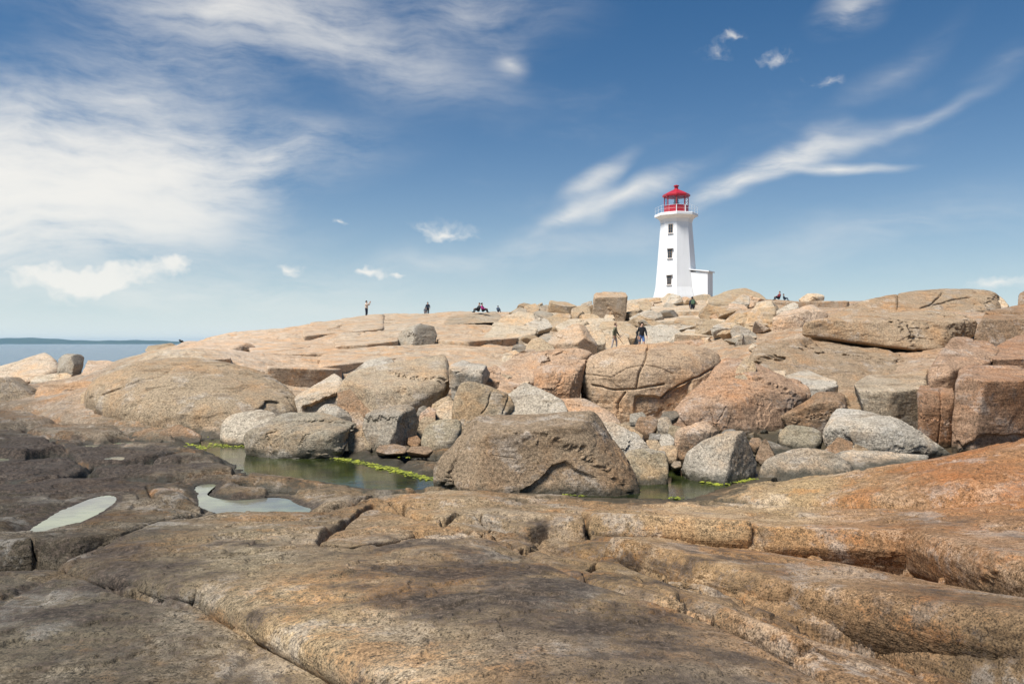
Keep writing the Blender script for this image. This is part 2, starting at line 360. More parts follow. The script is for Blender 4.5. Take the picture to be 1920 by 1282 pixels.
# ledges on the far left
slab([(-500, 900, -2.30), (0, 901, -2.30), (60, 902, -2.29), (110, 897, -2.29), (142, 888, -2.31), (163, 880, -2.33), (172, 872, -2.36), (125, 860, -2.40), (40, 858, -2.40), (-500, 860, -2.40)], 0.12)
slab([(-500, 856, -2.24), (0, 853, -2.24), (45, 850, -2.24), (90, 843, -2.26), (124, 842, -2.27), (112, 834, -2.33), (60, 812, -2.38), (0, 800, -2.36), (-500, 800, -2.36)], 0.14)
slab([(132, 848, -2.34), (170, 871, -2.32), (232, 868, -2.32), (290, 860, -2.34), (340, 852, -2.38), (395, 845, -2.42), (340, 829, -2.46), (260, 822, -2.46), (150, 822, -2.42), (70, 812, -2.44)], 0.12)
slab([(176, 880, -2.33), (215, 893, -2.31), (300, 892, -2.31), (430, 889, -2.32), (438, 876, -2.36), (400, 870, -2.42), (240, 873, -2.40)], 0.10)
slab([(285, 866, -2.32), (340, 863, -2.30), (408, 866, -2.33), (405, 852, -2.42), (350, 845, -2.42)], 0.14)
slab([(432, 888, -2.37), (462, 893, -2.38), (468, 884, -2.44), (445, 874, -2.46)], 0.08)
slab([(60, 806, -2.24), (150, 812, -2.20), (235, 818, -2.22), (228, 808, -2.28), (170, 790, -2.34), (90, 788, -2.36)], 0.25)
slab([(-400, 800, -2.2), (0, 797, -2.2), (70, 790, -2.2), (120, 782, -2.24), (60, 760, -2.3), (-400, 755, -2.3)], 0.2)
slab([(155, 795, -2.32), (210, 800, -2.3), (300, 812, -2.3), (330, 806, -2.36), (240, 785, -2.5), (160, 778, -2.4)], 0.15)
slab([(170, 825, -2.39), (260, 822, -2.38), (345, 832, -2.42), (370, 826, -2.47), (280, 815, -2.48), (180, 816, -2.46)], 0.06)
# upper band on the right with its stepped front
slab([(690, 932, -2.31), (760, 944, -2.27), (830, 957, -2.22), (905, 966, -2.18), (985, 962, -2.19), (1040, 972, -2.16), (1085, 966, -2.18), (1100, 974, -2.15), (1240, 980, -2.14), (1400, 986, -2.12), (1560, 982, -2.10), (1700, 990, -2.04), (1800, 1003, -1.97), (1920, 1035, -1.84), (2150, 1120, -1.60), (2150, 930, -1.75),
      (1920, 930, -1.98), (1700, 943, -2.16), (1450, 944, -2.34), (1292, 938, -2.44), (1050, 930, -2.46), (950, 926, -2.44), (880, 919, -2.42), (810, 914, -2.43)], 0.21, [(1400, 962, -2.24), (1100, 948, -2.34)])
# ridge running to the lower right corner
slab([(1000, 1004, -2.16), (1060, 998, -2.17), (1160, 1008, -2.14), (1300, 1040, -2.08), (1480, 1082, -2.02), (1700, 1110, -1.98), (1920, 1158, -1.88), (2200, 1230, -1.8), (2200, 1100, -2.15), (1920, 1085, -2.28), (1700, 1052, -2.42), (1560, 1030, -2.50), (1410, 1010, -2.54), (1240, 992, -2.52), (1100, 980, -2.44)], 0.42, fall=1.6)
# lower strip beside the central slab
slab([(1120, 1046, -2.0), (1250, 1102, -1.86), (1400, 1165, -1.80), (1540, 1230, -1.76), (1720, 1330, -1.7), (1980, 1480, -1.7), (2080, 1400, -2.05), (1850, 1290, -2.14), (1670, 1222, -2.18), (1540, 1178, -2.16), (1430, 1140, -2.12), (1370, 1108, -2.06), (1210, 1072, -2.06), (1150, 1042, -2.12)], 0.2, fall=3)
# small rounded blocks along the joint
slab([(845, 982, -2.13), (920, 1000, -2.07), (905, 1003, -2.05), (930, 996, -2.10), (890, 976, -2.18), (860, 972, -2.18)], 0.09)
slab([(915, 1003, -2.06), (990, 1030, -1.96), (1010, 1024, -2.02), (960, 1003, -2.10), (930, 998, -2.11)], 0.08)
slab([(1000, 1036, -1.95), (1085, 1076, -1.84), (1098, 1072, -1.87), (1125, 1052, -1.97), (1075, 1040, -2.04), (1030, 1030, -2.03)], 0.09)
slab([(1103, 1072, -1.86), (1180, 1100, -1.80), (1256, 1126, -1.745), (1262, 1116, -1.79), (1190, 1078, -1.92), (1130, 1055, -1.98)], 0.09)
slab([(905, 975, -2.15), (990, 985, -2.12), (1030, 978, -2.14), (1090, 985, -2.12), (1095, 970, -2.20), (1000, 962, -2.24), (920, 964, -2.22)], 0.10)
slab([(765, 962, -2.19), (830, 976, -2.14), (860, 970, -2.18), (830, 955, -2.26), (770, 950, -2.27)], 0.10)
# the big smooth swell on the right
slab([(1296, 936, -2.45), (1360, 934, -2.38), (1450, 940, -2.30), (1700, 945, -2.10), (1920, 936, -1.92), (2300, 900, -1.55), (2300, 760, -1.0), (2050, 785, -1.25), (1920, 822, -1.48), (1780, 857, -1.82), (1600, 886, -2.10), (1420, 906, -2.32), (1340, 922, -2.42)], 0.22, [(1800, 900, -1.78), (1620, 915, -2.06)])
# low dark plates across the pool
slab([(610, 858, -2.44), (700, 866, -2.40), (745, 872, -2.40), (765, 862, -2.42), (735, 850, -2.44), (640, 846, -2.46)], 0.12)
slab([(728, 876, -2.40), (790, 892, -2.38), (830, 890, -2.40), (830, 862, -2.44), (760, 862, -2.42)], 0.12)
slab([(700, 846, -2.38), (760, 850, -2.36), (850, 852, -2.40), (860, 838, -2.46), (720, 836, -2.46)], 0.1)
N_NEAR = len(SLABS)
# ledges on the hillside
hill_slab([(570, 629), (600, 619), (640, 609), (672, 606), (680, 613), (720, 615)], 0.5, 12)
hill_slab([(628, 643), (648, 649), (690, 648), (728, 643), (745, 632)], 0.4, 10)
hill_slab([(470, 664), (530, 660), (600, 660), (655, 664), (700, 662)], 0.14, 8)
hill_slab([(500, 700), (540, 694), (556, 702), (575, 708), (602, 718), (640, 712)], 0.5, 5)
hill_slab([(690, 600), (730, 604), (770, 606), (830, 604)], 0.35, 10)
hill_slab([(380, 693), (420, 694), (450, 701), (482, 709), (520, 706)], 0.16, 6)
hill_slab([(318, 683), (380, 684), (430, 688)], 0.12, 6)
hill_slab([(480, 663), (515, 656), (545, 652), (580, 652)], 0.2, 8)
hill_slab([(600, 690), (680, 682), (760, 672), (840, 660), (900, 650)], 0.25, 8)
hill_slab([(820, 640), (880, 645), (940, 640), (1000, 642)], 0.4, 8)
hill_slab([(1180, 604), (1230, 600), (1290, 601), (1340, 598)], 0.5, 8)
hill_slab([(1190, 585), (1250, 583), (1320, 584), (1390, 580)], 0.6, 10)
hill_slab([(1000, 602), (1060, 600), (1120, 602), (1180, 606)], 0.5, 8)
hill_slab([(1420, 570), (1480, 568), (1530, 567), (1590, 572)], 0.6, 12)
hill_slab([(1080, 575), (1140, 572), (1200, 570), (1240, 566)], 0.6, 12)

def px_poly(pts, z, smooth=False):
    q = np.array(pts, float)
    if smooth:
        for _ in range(2): n = np.roll(q, -1, 0); q = np.stack([0.75 * q + 0.25 * n, 0.25 * q + 0.75 * n], 1).reshape(-1, 2)
    return np.array([((px - CX) / F * (-z * F / (py - CY)), -z * F / (py - CY)) for px, py in q])
POOL = px_poly([(352, 831), (385, 826), (420, 824), (470, 822), (540, 835), (620, 850), (690, 864), (740, 878), (790, 893), (835, 886), (900, 870), (1100, 868), (1190, 872), (1240, 868), (1275, 872), (1300, 872), (1400, 880), (1412, 890),
                (1360, 912), (1300, 933), (1280, 937), (1200, 933), (1050, 931), (950, 928), (870, 922), (808, 917), (740, 921), (660, 912), (590, 902), (520, 896), (468, 892), (440, 874), (408, 856), (375, 840)], ZPOOL)
PUDDLES = [  # polygon in the picture, water height
    ([(42, 1003), (60, 990), (110, 958), (170, 934), (208, 927), (219, 935), (205, 952), (150, 980), (90, 1000), (60, 1006)], -2.23, 'long narrow puddle of pale water in the dark slab at left'),
    ([(362, 912), (385, 907), (410, 908), (395, 920), (388, 930), (440, 940), (505, 932), (540, 935), (560, 948), (597, 955), (540, 972), (500, 976), (440, 968), (372, 954), (375, 935)], -2.375, 'pale forked puddle ringed by brown rock beside the pool'),
    ([(192, 862), (205, 857), (232, 856), (238, 860), (215, 864)], -2.335, 'small bright oval puddle on dark ledge, nearer of two'),
    ([(143, 838), (165, 834), (190, 835), (170, 840)], -2.395, 'small bright oval puddle on dark ledge, farther of two'),
    ([(-40, 862), (-10, 858), (16, 860), (18, 864), (-20, 866)], -2.34, 'small puddle cut off by the left picture edge'),
    ([(205, 832), (225, 829), (262, 829), (290, 830), (250, 833)], -2.43, 'greenish sliver of water under a thin rock lip'),
]
PUD = [(px_poly(p, z, True), z, lab) for p, z, lab in PUDDLES]

a_ = np.tan(np.r_[np.linspace(rad(-47), rad(-35), 34)[:-1], np.linspace(rad(-35), rad(35), 790), np.linspace(rad(35), rad(47), 34)[1:]])
d_ = np.exp(np.r_[np.linspace(math.log(2.2), math.log(3.2), 34)[:-1], np.linspace(math.log(3.2), math.log(13.5), 350)[:-1], np.linspace(math.log(13.5), math.log(128), 290)])
NC, NR = len(a_), len(d_)
A, D = np.meshgrid(a_, d_); X = (A * D).ravel(); Y = D.ravel()
N3 = np.stack([X, Y, 0 * X], -1)
wsc = np.clip(Y * 0.02, 0.05, 0.5)
WX = X + wsc * 0.34 * fbm(N3 / wsc[:, None].clip(0.06) * 0.22, 3, 1) * 1.0
WY = Y + wsc * 0.34 * fbm(N3 / wsc[:, None].clip(0.06) * 0.22, 3, 5) * 1.0
def terrain(X, Y):
    H1 = base_z(X, Y); far = sstep(Y, 19, 26)
    und = fbm(np.stack([X * 0.22, Y * 0.22, 0 * X], -1), 4, 11) * (0.20 + 0.12 * far)
    H1 = H1 + und * sstep(Y, 9, 20)
    H2 = np.full(X.shape, -99.0); ID = np.zeros(X.shape, int)
    for k, s in enumerate(SLABS):
        lo = s['poly'].min(0) - 1.6; hi = s['poly'].max(0) + 1.6
        m = np.nonzero((WX > lo[0]) & (WX < hi[0]) & (WY > lo[1]) & (WY < hi[1]))[0]
        if not len(m): continue
        sd = poly_sd(WX[m], WY[m], s['poly']); R = s['R']
        ok = sd < 1.5; m = m[ok]; sd = sd[ok]
        u = np.clip((sd + R * 0.7) / (R * 1.7), 0, 1)
        drop = R * (1 - np.sqrt(np.maximum(1 - u * u, 0))) + np.maximum(sd - R, 0) * s['fall'] + R * 0.15 * np.clip(1 + sd / (6 * R), 0, 1) ** 2
        h = s['f'](np.stack([X[m], Y[m]], -1)) - drop + 0.02 * fbm(np.stack([X[m], Y[m], 0 * m + k * 9.1], -1) * 0.9, 3, k) * s['rough']
        a = H1[m]; up = h > a
        H2[m] = np.where(up, a, np.maximum(H2[m], h)); H1[m] = np.where(up, h, a); ID[m[up]] = k + 1
    return H1, H2, ID
H1, H2, ID = terrain(X, Y)
seam = np.clip(1 - (H1 - H2) / (0.012 + 0.0030 * Y), 0, 1) * (H2 > -50)
def blur(a, n=1):
    g = a.reshape(NR, NC)
    for _ in range(n):
        q = np.pad(g, 1, mode='edge'); q = (q[:-2] + 2 * q[1:-1] + q[2:]) * 0.25; g = (q[:, :-2] + 2 * q[:, 1:-1] + q[:, 2:]) * 0.25
    return g.ravel()
H1 = blur(H1, 2); seam = blur(seam, 1)
_id = ID.reshape(NR, NC); joint = np.zeros((NR, NC))
_dx = _id[:, 1:] != _id[:, :-1]; _dy = _id[1:] != _id[:-1]
joint[:, 1:][_dx] = 1; joint[:, :-1][_dx] = 1; joint[1:][_dy] = 1; joint[:-1][_dy] = 1
joint = np.clip(blur(joint.ravel(), 3) * 2.0, 0, 1) * (Y < 19)
near = 1 - sstep(Y, 14, 24)
PXR = CX + F * X / Y
# grain of the surface: swells, exfoliation flakes, pits
P1 = np.stack([X, Y, H1 * 2], -1)
Z = H1 - seam ** 1.3 * (0.05 + 0.006 * Y)
Z -= joint ** 1.8 * (0.05 + 0.016 * Y) * (0.30 + 0.70 * sstep(fbm(P1 * 0.7, 2, 19), -0.30, 0.10)) * np.where(PXR > 560, 0.5, 0.55)
Z += 0.022 * fbm(P1 * 0.8, 3, 21) + 0.012 * fbm(P1 * 3.1, 4, 25)
fl = fbm(P1 * np.array([0.9, 1.3, 1.0]) * np.where(Y > 22, 0.3, 1.0)[:, None], 5, 31); 
for thr in (-0.18, 0.02, 0.2): Z += np.minimum(0.012 + 0.0012 * Y, 0.05) * sstep(fl, thr, thr + 0.015)
Z += np.where(Y < 22, 0.006 * fbm(P1 * 13, 3, 41), 0.03 * fbm(P1 * 1.3, 4, 43))
# joints across the open rock
jn = fbm(np.stack([X * 0.16 + 0.3 * Y * 0.16, Y * 0.10, 0 * X], -1), 4, 53); jm = np.exp(-(jn / 0.012) ** 2) * sstep(fbm(P1 * 0.3, 2, 57), -0.1, 0.2)
Z -= jm * np.where(Y > 19, 0.16, 0.03)
# single cracks followed in the photograph
_px, _py = proj(np.stack([X, Y, Z + ZC], -1)); _w = 2.2 * fbm(P1 * 2.5, 3, 71)
for pts, w, dep in [([(388, 1104), (396, 1124), (391, 1146)], 2.6, 0.10), ([(60, 1014), (66, 1034), (64, 1060)], 3.0, 0.12), ([(1410, 978), (1414, 1000), (1418, 1022)], 3.0, 0.10), ([(1100, 966), (1106, 980), (1104, 996)], 3.5, 0.12), ([(1340, 936), (1450, 943), (1600, 948), (1720, 950)], 2.2, 0.06),
                    ([(1850, 958), (1890, 950), (1940, 944)], 2.4, 0.06), ([(690, 938), (760, 962), (845, 985), (920, 1005), (985, 1033), (1050, 1062), (1095, 1083), (1180, 1108), (1260, 1130), (1340, 1165), (1410, 1195), (1540, 1270)], 4.0, 0.14),
                    ([(1160, 1042), (1210, 1078), (1330, 1105), (1372, 1112), (1430, 1158), (1540, 1193), (1660, 1228), (1760, 1275)], 5.0, 0.20), ([(1100, 992), (1240, 1003), (1410, 1024), (1560, 1044), (1700, 1070), (1920, 1114)], 4.5, 0.22),
                    ([(128, 1064), (230, 1108), (300, 1125), (390, 1146), (450, 1180), (500, 1210), (560, 1240), (600, 1260), (680, 1290)], 4.5, 0.14), ([(1480, 1110), (1520, 1085), (1600, 1075)], 2.2, 0.03), ([(1700, 1098), (1800, 1120), (1920, 1150)], 2.2, 0.03),
                    ([(1780, 1178), (1850, 1190), (1920, 1198)], 2.6, 0.05), ([(600, 1019), (690, 1027), (770, 1004), (870, 1004)], 3.0, 0.05), ([(1000, 1004), (1060, 1000), (1140, 1012), (1300, 1014)], 2.2, 0.04), ([(230, 950), (275, 945), (300, 930)], 2.4, 0.04),
                    ([(1095, 1083), (1112, 1062), (1135, 1050)], 2.6, 0.08), ([(985, 1033), (1020, 1022), (1000, 1006)], 2.6, 0.07), ([(840, 985), (870, 972), (960, 1000)], 2.4, 0.06), ([(1000, 1034), (1080, 1040), (1135, 1055), (1180, 1075), (1262, 1118)], 2.6, 0.07)]:
    m = np.nonzero((_py > 920) & (Y < 14))[0]; dd = line_dist(_px[m] + _w[m], _py[m] + _w[m], pts)
    Z[m] -= dep * np.exp(-(dd / w) ** 2) * (0.6 + 0.4 * np.clip(fbm(P1[m] * 1.7, 2, 77) * 2, -1, 1)); seam[m] = np.maximum(seam[m], 0.5 * np.exp(-(dd / (w * 2.5)) ** 2))
# carve pool and puddles
def carve(Z, poly, zw, depth, blend, lip, wob=1.0):
    m = np.nonzero((X > poly[:, 0].min() - blend) & (X < poly[:, 0].max() + blend) & (Y > poly[:, 1].min() - blend) & (Y < poly[:, 1].max() + blend))[0]
    w = 0.05 * wob * Y[m] / 10
    sd = poly_sd(X[m] + w * fbm(N3[m] * 2.4, 4, 61) * 2, Y[m] + w * fbm(N3[m] * 2.4, 4, 67) * 2, poly)
    inside = zw - depth * np.clip(-sd / (4 * depth), 0, 1) ** 0.8 - 0.004
    t = sstep(sd, 0, blend)
    outside = np.maximum((zw + lip * np.clip(sd / 0.25, 0, 1)) * (1 - t) + Z[m] * t, np.where(sd < blend, zw + 0.004 + 0.02 * np.clip(sd, 0, 1), -99))
    Z[m] = np.where(sd < 0, np.minimum(Z[m], inside), np.where(sd < blend, outside, Z[m]))
    return Z
Z = carve(Z, POOL, ZPOOL, 0.35, 0.5, 0.05)
for poly, zw, lab in PUD: Z = carve(Z, poly, zw, 0.05, 0.30, 0.03, 0.4)

# colours of the bare rock, read off at picture points
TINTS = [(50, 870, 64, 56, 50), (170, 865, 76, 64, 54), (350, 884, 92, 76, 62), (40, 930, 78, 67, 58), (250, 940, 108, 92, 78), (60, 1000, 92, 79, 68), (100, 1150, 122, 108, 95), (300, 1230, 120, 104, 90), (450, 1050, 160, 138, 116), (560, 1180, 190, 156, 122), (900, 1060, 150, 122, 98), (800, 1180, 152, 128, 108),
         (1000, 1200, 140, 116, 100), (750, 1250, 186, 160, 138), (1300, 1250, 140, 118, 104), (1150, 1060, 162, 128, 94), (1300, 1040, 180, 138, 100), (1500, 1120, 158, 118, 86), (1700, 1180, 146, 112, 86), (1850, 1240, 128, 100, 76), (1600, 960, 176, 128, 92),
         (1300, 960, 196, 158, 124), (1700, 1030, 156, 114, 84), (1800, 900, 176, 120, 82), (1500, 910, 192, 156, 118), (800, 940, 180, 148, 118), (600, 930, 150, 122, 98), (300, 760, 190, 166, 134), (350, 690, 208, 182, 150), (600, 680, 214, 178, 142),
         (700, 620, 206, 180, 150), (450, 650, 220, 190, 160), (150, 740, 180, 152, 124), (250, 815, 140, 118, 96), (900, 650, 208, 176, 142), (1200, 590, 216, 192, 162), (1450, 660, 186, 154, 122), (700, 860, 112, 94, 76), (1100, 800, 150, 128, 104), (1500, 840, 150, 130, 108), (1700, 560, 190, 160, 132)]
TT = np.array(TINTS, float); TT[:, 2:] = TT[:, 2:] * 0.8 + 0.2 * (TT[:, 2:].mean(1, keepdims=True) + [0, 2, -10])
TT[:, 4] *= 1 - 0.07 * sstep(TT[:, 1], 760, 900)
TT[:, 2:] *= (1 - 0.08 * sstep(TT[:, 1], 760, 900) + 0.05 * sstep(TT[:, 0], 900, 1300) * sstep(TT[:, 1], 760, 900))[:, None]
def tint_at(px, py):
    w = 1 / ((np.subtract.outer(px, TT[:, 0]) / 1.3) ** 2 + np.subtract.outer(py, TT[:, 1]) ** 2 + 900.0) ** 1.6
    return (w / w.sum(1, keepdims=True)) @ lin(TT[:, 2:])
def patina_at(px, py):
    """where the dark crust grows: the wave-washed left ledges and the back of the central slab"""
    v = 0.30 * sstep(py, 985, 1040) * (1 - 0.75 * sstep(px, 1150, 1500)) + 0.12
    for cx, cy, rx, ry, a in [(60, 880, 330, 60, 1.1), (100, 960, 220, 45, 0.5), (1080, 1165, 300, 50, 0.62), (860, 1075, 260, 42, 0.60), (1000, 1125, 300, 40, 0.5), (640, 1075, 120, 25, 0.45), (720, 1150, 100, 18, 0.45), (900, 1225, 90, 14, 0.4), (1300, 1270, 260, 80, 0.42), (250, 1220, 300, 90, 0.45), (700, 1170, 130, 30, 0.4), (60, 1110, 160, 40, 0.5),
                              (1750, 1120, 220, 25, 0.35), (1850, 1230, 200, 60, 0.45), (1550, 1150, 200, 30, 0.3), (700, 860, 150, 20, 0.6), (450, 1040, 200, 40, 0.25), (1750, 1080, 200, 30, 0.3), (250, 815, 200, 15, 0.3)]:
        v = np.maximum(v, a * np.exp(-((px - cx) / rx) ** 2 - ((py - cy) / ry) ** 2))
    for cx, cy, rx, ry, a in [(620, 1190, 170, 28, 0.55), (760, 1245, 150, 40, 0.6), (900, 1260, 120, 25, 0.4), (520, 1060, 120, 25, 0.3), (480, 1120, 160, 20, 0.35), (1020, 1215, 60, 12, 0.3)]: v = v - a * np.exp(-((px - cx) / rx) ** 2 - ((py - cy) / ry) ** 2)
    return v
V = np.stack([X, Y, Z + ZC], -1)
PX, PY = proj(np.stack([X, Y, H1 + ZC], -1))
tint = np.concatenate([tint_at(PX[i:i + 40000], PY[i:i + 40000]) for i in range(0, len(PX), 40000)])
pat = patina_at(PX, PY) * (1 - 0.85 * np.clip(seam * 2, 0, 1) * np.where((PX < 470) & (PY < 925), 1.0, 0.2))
for poly, zw, lab in PUD:                                       # wet margin
    m = np.nonzero((X > poly[:, 0].min() - 0.5) & (X < poly[:, 0].max() + 0.5) & (Y > poly[:, 1].min() - 0.5) & (Y < poly[:, 1].max() + 0.5))[0]
    pat[m] = np.maximum(pat[m], 1.2 * np.exp(-np.maximum(poly_sd(X[m], Y[m], poly), 0) / 0.10))
vein = (np.clip(seam * 1.5, 0, 1) * near * 0.75 * np.where((PX < 470) & (PY < 925), 1.0, 0.12))[:, None]
tint = tint * (1 - vein) + lin((176, 130, 84)) * vein
gi = np.arange(NR * NC).reshape(NR, NC)
Q = np.stack([gi[:-1, :-1], gi[:-1, 1:], gi[1:, 1:], gi[1:, :-1]], -1).reshape(-1, 4)
E1 = V[Q[:, 2]] - V[Q[:, 0]]; E2 = V[Q[:, 3]] - V[Q[:, 1]]; FN = np.cross(E1, E2)
VN = np.zeros_like(V)
for k in range(4): np.add.at(VN, Q[:, k], FN)
VN /= np.linalg.norm(VN, axis=1, keepdims=True)
fid = ID[Q[:, 0]].copy()
bed = None
def bed_piece(name, faces, parent):
    q = Q[faces]; u, inv = np.unique(q, return_inverse=True)
    me = np_mesh(name, V[u], inv.reshape(-1, 4))
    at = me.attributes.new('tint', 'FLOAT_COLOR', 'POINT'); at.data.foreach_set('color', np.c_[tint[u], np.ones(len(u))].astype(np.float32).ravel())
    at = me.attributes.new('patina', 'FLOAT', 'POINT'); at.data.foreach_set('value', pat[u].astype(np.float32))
    me.normals_split_custom_set_from_vertices(VN[u])
    return link(name, me, parent, [M_BED])
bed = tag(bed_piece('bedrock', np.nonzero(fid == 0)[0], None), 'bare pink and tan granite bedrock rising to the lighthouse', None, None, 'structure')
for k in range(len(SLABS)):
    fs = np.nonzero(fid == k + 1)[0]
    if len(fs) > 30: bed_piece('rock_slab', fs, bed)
_zg = Z.reshape(NR, NC)
def ground_z(x, y):
    """height of the finished rock, world"""
    c = np.interp(x / y, a_, np.arange(NC)); r = np.interp(math.log(y), np.log(d_), np.arange(NR))
    return ZC + float(_zg[int(round(r)), int(round(c))])

# ------------------------------------------------------------------ water
def water_sheet(name, poly, z, grow, mat):
    c = poly.mean(0); V = []
    for k in range(len(poly)):
        p0, p1 = poly[k], poly[(k + 1) % len(poly)]
        for t in (0, 0.34, 0.67): V.append(p0 * (1 - t) + p1 * t)
    V = np.array(V); n = V - c; n = n / np.linalg.norm(n, axis=1, keepdims=True); V = V + n * grow
    bm = bmesh.new(); bm.faces.new([bm.verts.new((x, y, ZC + z)) for x, y in V])
    bm.normal_update()
    if bm.faces[:][0].normal.z < 0: bmesh.ops.reverse_faces(bm, faces=bm.faces[:])
    bmesh.ops.triangulate(bm, faces=bm.faces[:])
    return link(name, bm_mesh(name, bm), None, [mat])
tag(water_sheet('rock_pool', POOL, ZPOOL, 0.12, M_POOL), 'still dark green rock pool between the boulders', None, None, 'structure')
for poly, zw, lab in PUD: tag(water_sheet('puddle', poly, zw, 0.035, M_PUDDLE), lab, None, None, 'structure')
bm = bmesh.new()
ys = [-400, 0, 60, 150, 300, 600, 1500, 5000, 15000, 45000]; xs = [-45000, -9000, -2000, -500, -150, 0, 150, 500, 2000, 9000, 45000]
vs = [[bm.verts.new((x, y, 0.0)) for x in xs] for y in ys]
for i in range(len(ys) - 1):
    for j in range(len(xs) - 1): bm.faces.new([vs[i][j], vs[i][j + 1], vs[i + 1][j + 1], vs[i + 1][j]])
tag(link('sea', bm_mesh('sea', bm), None, [M_SEA]), 'grey blue open sea behind the rocks', None, None, 'structure')

# ------------------------------------------------------------------ boulders
ICO = {}
def ico(n):
    if n not in ICO:
        bm = bmesh.new(); bmesh.ops.create_icosphere(bm, subdivisions=n, radius=1.0)
        ICO[n] = (np.array([v.co[:] for v in bm.verts]), np.array([[v.index for v in f.verts] for f in bm.faces])); bm.free()
    return ICO[n]
def hull_planes(P, lim=0.965):
    bm = bmesh.new()
    for p in P: bm.verts.new(p)
    r = bmesh.ops.convex_hull(bm, input=bm.verts[:]); bm.normal_update()
    c = P.mean(0); out = []
    fs = sorted([f for f in bm.faces], key=lambda f: -f.calc_area())
    for f in fs:
        n = np.array(f.normal[:])
        if np.linalg.norm(n) < 0.5: continue
        d = (P @ n)
        if d.max() - np.dot(n, f.verts[0].co) > -(d.min() - np.dot(n, f.verts[0].co)): n = -n
        a = (P @ n).max() - c @ n
        if any(np.dot(n, m) > lim for m, _ in out): continue
        out.append((n, max(a, 1e-3)))
    bm.free()
    return c, np.array([o[0] for o in out]), np.array([o[1] for o in out])
def rock_shape(P, level, seed, p=16.0, cuts=8, rough=1.0, cracks=1, feats=(), fit=None):
    r = np.random.default_rng(seed); c, Nn, a = hull_planes(P, 0.90 if p > 20 else 0.965)
    ext = np.maximum(np.ptp(P, 0) * 0.5, 0.05); size = float(np.prod(ext) ** (1 / 3))
    for _ in range(cuts):                                       # broken corners
        n = r.normal(size=3); n[2] = abs(n[2]) * 0.8; n /= np.linalg.norm(n)
        h = ((P - c) @ n).max(); Nn = np.vstack([Nn, n]); a = np.r_[a, h * r.uniform(0.86, 0.97)]
    U, Fc = ico(level)
    if c[1] > 5:                                                # finer mesh on the side one looks at
        f_ = np.array([-c[0], -c[1], 0.45 * c[1]]); U = U + 0.48 * f_ / np.linalg.norm(f_); U = U / np.linalg.norm(U, axis=1, keepdims=True)
    U = U * ext; U = U / np.linalg.norm(U, axis=1, keepdims=True)
    q = np.maximum(U @ Nn.T / a, 0); q = q + 1e-9
    mx = q.max(1, keepdims=True); g = mx[:, 0] * ((q / mx) ** p).sum(1) ** (1 / p)
    rr = 1.015 / g
    Vv = U * rr[:, None]
    S = Vv / size
    n1 = fbm(S * 1.1, 3, seed % 97 + 3); n2 = fbm(S * 3.2, 4, seed % 89 + 7, 0.55); n3 = fbm(S * 11.0, 3, seed % 83 + 11)
    ch = fbm(S * 1.9, 4, seed % 79 + 13)                        # flaked patches with an edge
    n4 = fbm(S * 26.0, 2, seed % 73 + 29)
    lump = 0.4 if p > 20 else 1.0
    disp = 0.045 * lump * n1 + 0.026 * lump * n2 + 0.010 * n3 + 0.005 * n4 - 0.014 * sstep(ch, 0.10, 0.12) - 0.012 * sstep(ch, 0.32, 0.34)
    k1 = 1.0 if p > 20 else 0.35
    for ns, am, sd_ in ((9, 0.055, 1), (40, 0.016, 2)):
        seeds = r.normal(size=(ns, 3)); seeds = seeds / np.linalg.norm(seeds, axis=1, keepdims=True) * np.abs(ext / size)
        Sw = S + 0.10 * np.stack([n2, n1, n3], -1) * (1.6 if ns > 20 else 2.5)
        Sn = Sw / np.linalg.norm(Sw / (ext / size), axis=1, keepdims=True)
        d2 = ((Sn ** 2).sum(1)[:, None] - 2 * Sn @ seeds.T + (seeds ** 2).sum(1)[None]); wt = np.exp(-(45.0 if ns < 20 else 110.0) * (d2 - d2.min(1, keepdims=True))); wt /= wt.sum(1, keepdims=True)
        tilt = r.normal(size=(ns, 3)) * 0.9; offs = r.uniform(-1, 0.2, ns) - np.einsum('ij,ij->i', seeds, tilt) * (ns / 9) ** 0.5
        disp = disp + am * k1 * (wt * np.clip(Sn @ tilt.T * (ns / 9) ** 0.5 + offs[None], -1.6, 1.0)).sum(1)
    for _ in range(cracks):
        n = r.normal(size=3); n /= np.linalg.norm(n); w = 0.013
        s = S @ n - r.uniform(-0.35, 0.35) + 0.10 * fbm(S * 1.5, 3, seed % 71 + 17) + 0.02 * fbm(S * 7, 2, seed % 67)
        disp -= 0.03 * np.exp(-(s / w) ** 2) * sstep(fbm(S * 0.8, 2, seed % 61 + 19), -0.25, 0.1)
    Vv = Vv * (1 + rough * disp * np.minimum(1.0, size / rr) )[:, None] + c
    if fit:                                                     # true to the measured width and height
        x0, x1, y0, y1 = fit
        for _ in range(2):
            px, py = proj(Vv); vis = py < y1 + 0.5
            kx = np.clip((x1 - x0) / max(np.ptp(px[vis]), 1), 0.85, 1.25); m0 = (px[vis].min() + px[vis].max()) / 2; dep = Vv[:, 1]
            Vv[:, 0] = ((px - m0) * kx + (x0 + x1) / 2 - CX) / F * dep
            kz = np.clip((y1 - y0) / max(y1 - py.min(), 1), 0.85, 1.3); zb = ZC + (CY - y1) / F * c[1]
            Vv[:, 2] = np.where(Vv[:, 2] > zb, zb + (Vv[:, 2] - zb) * kz, Vv[:, 2])
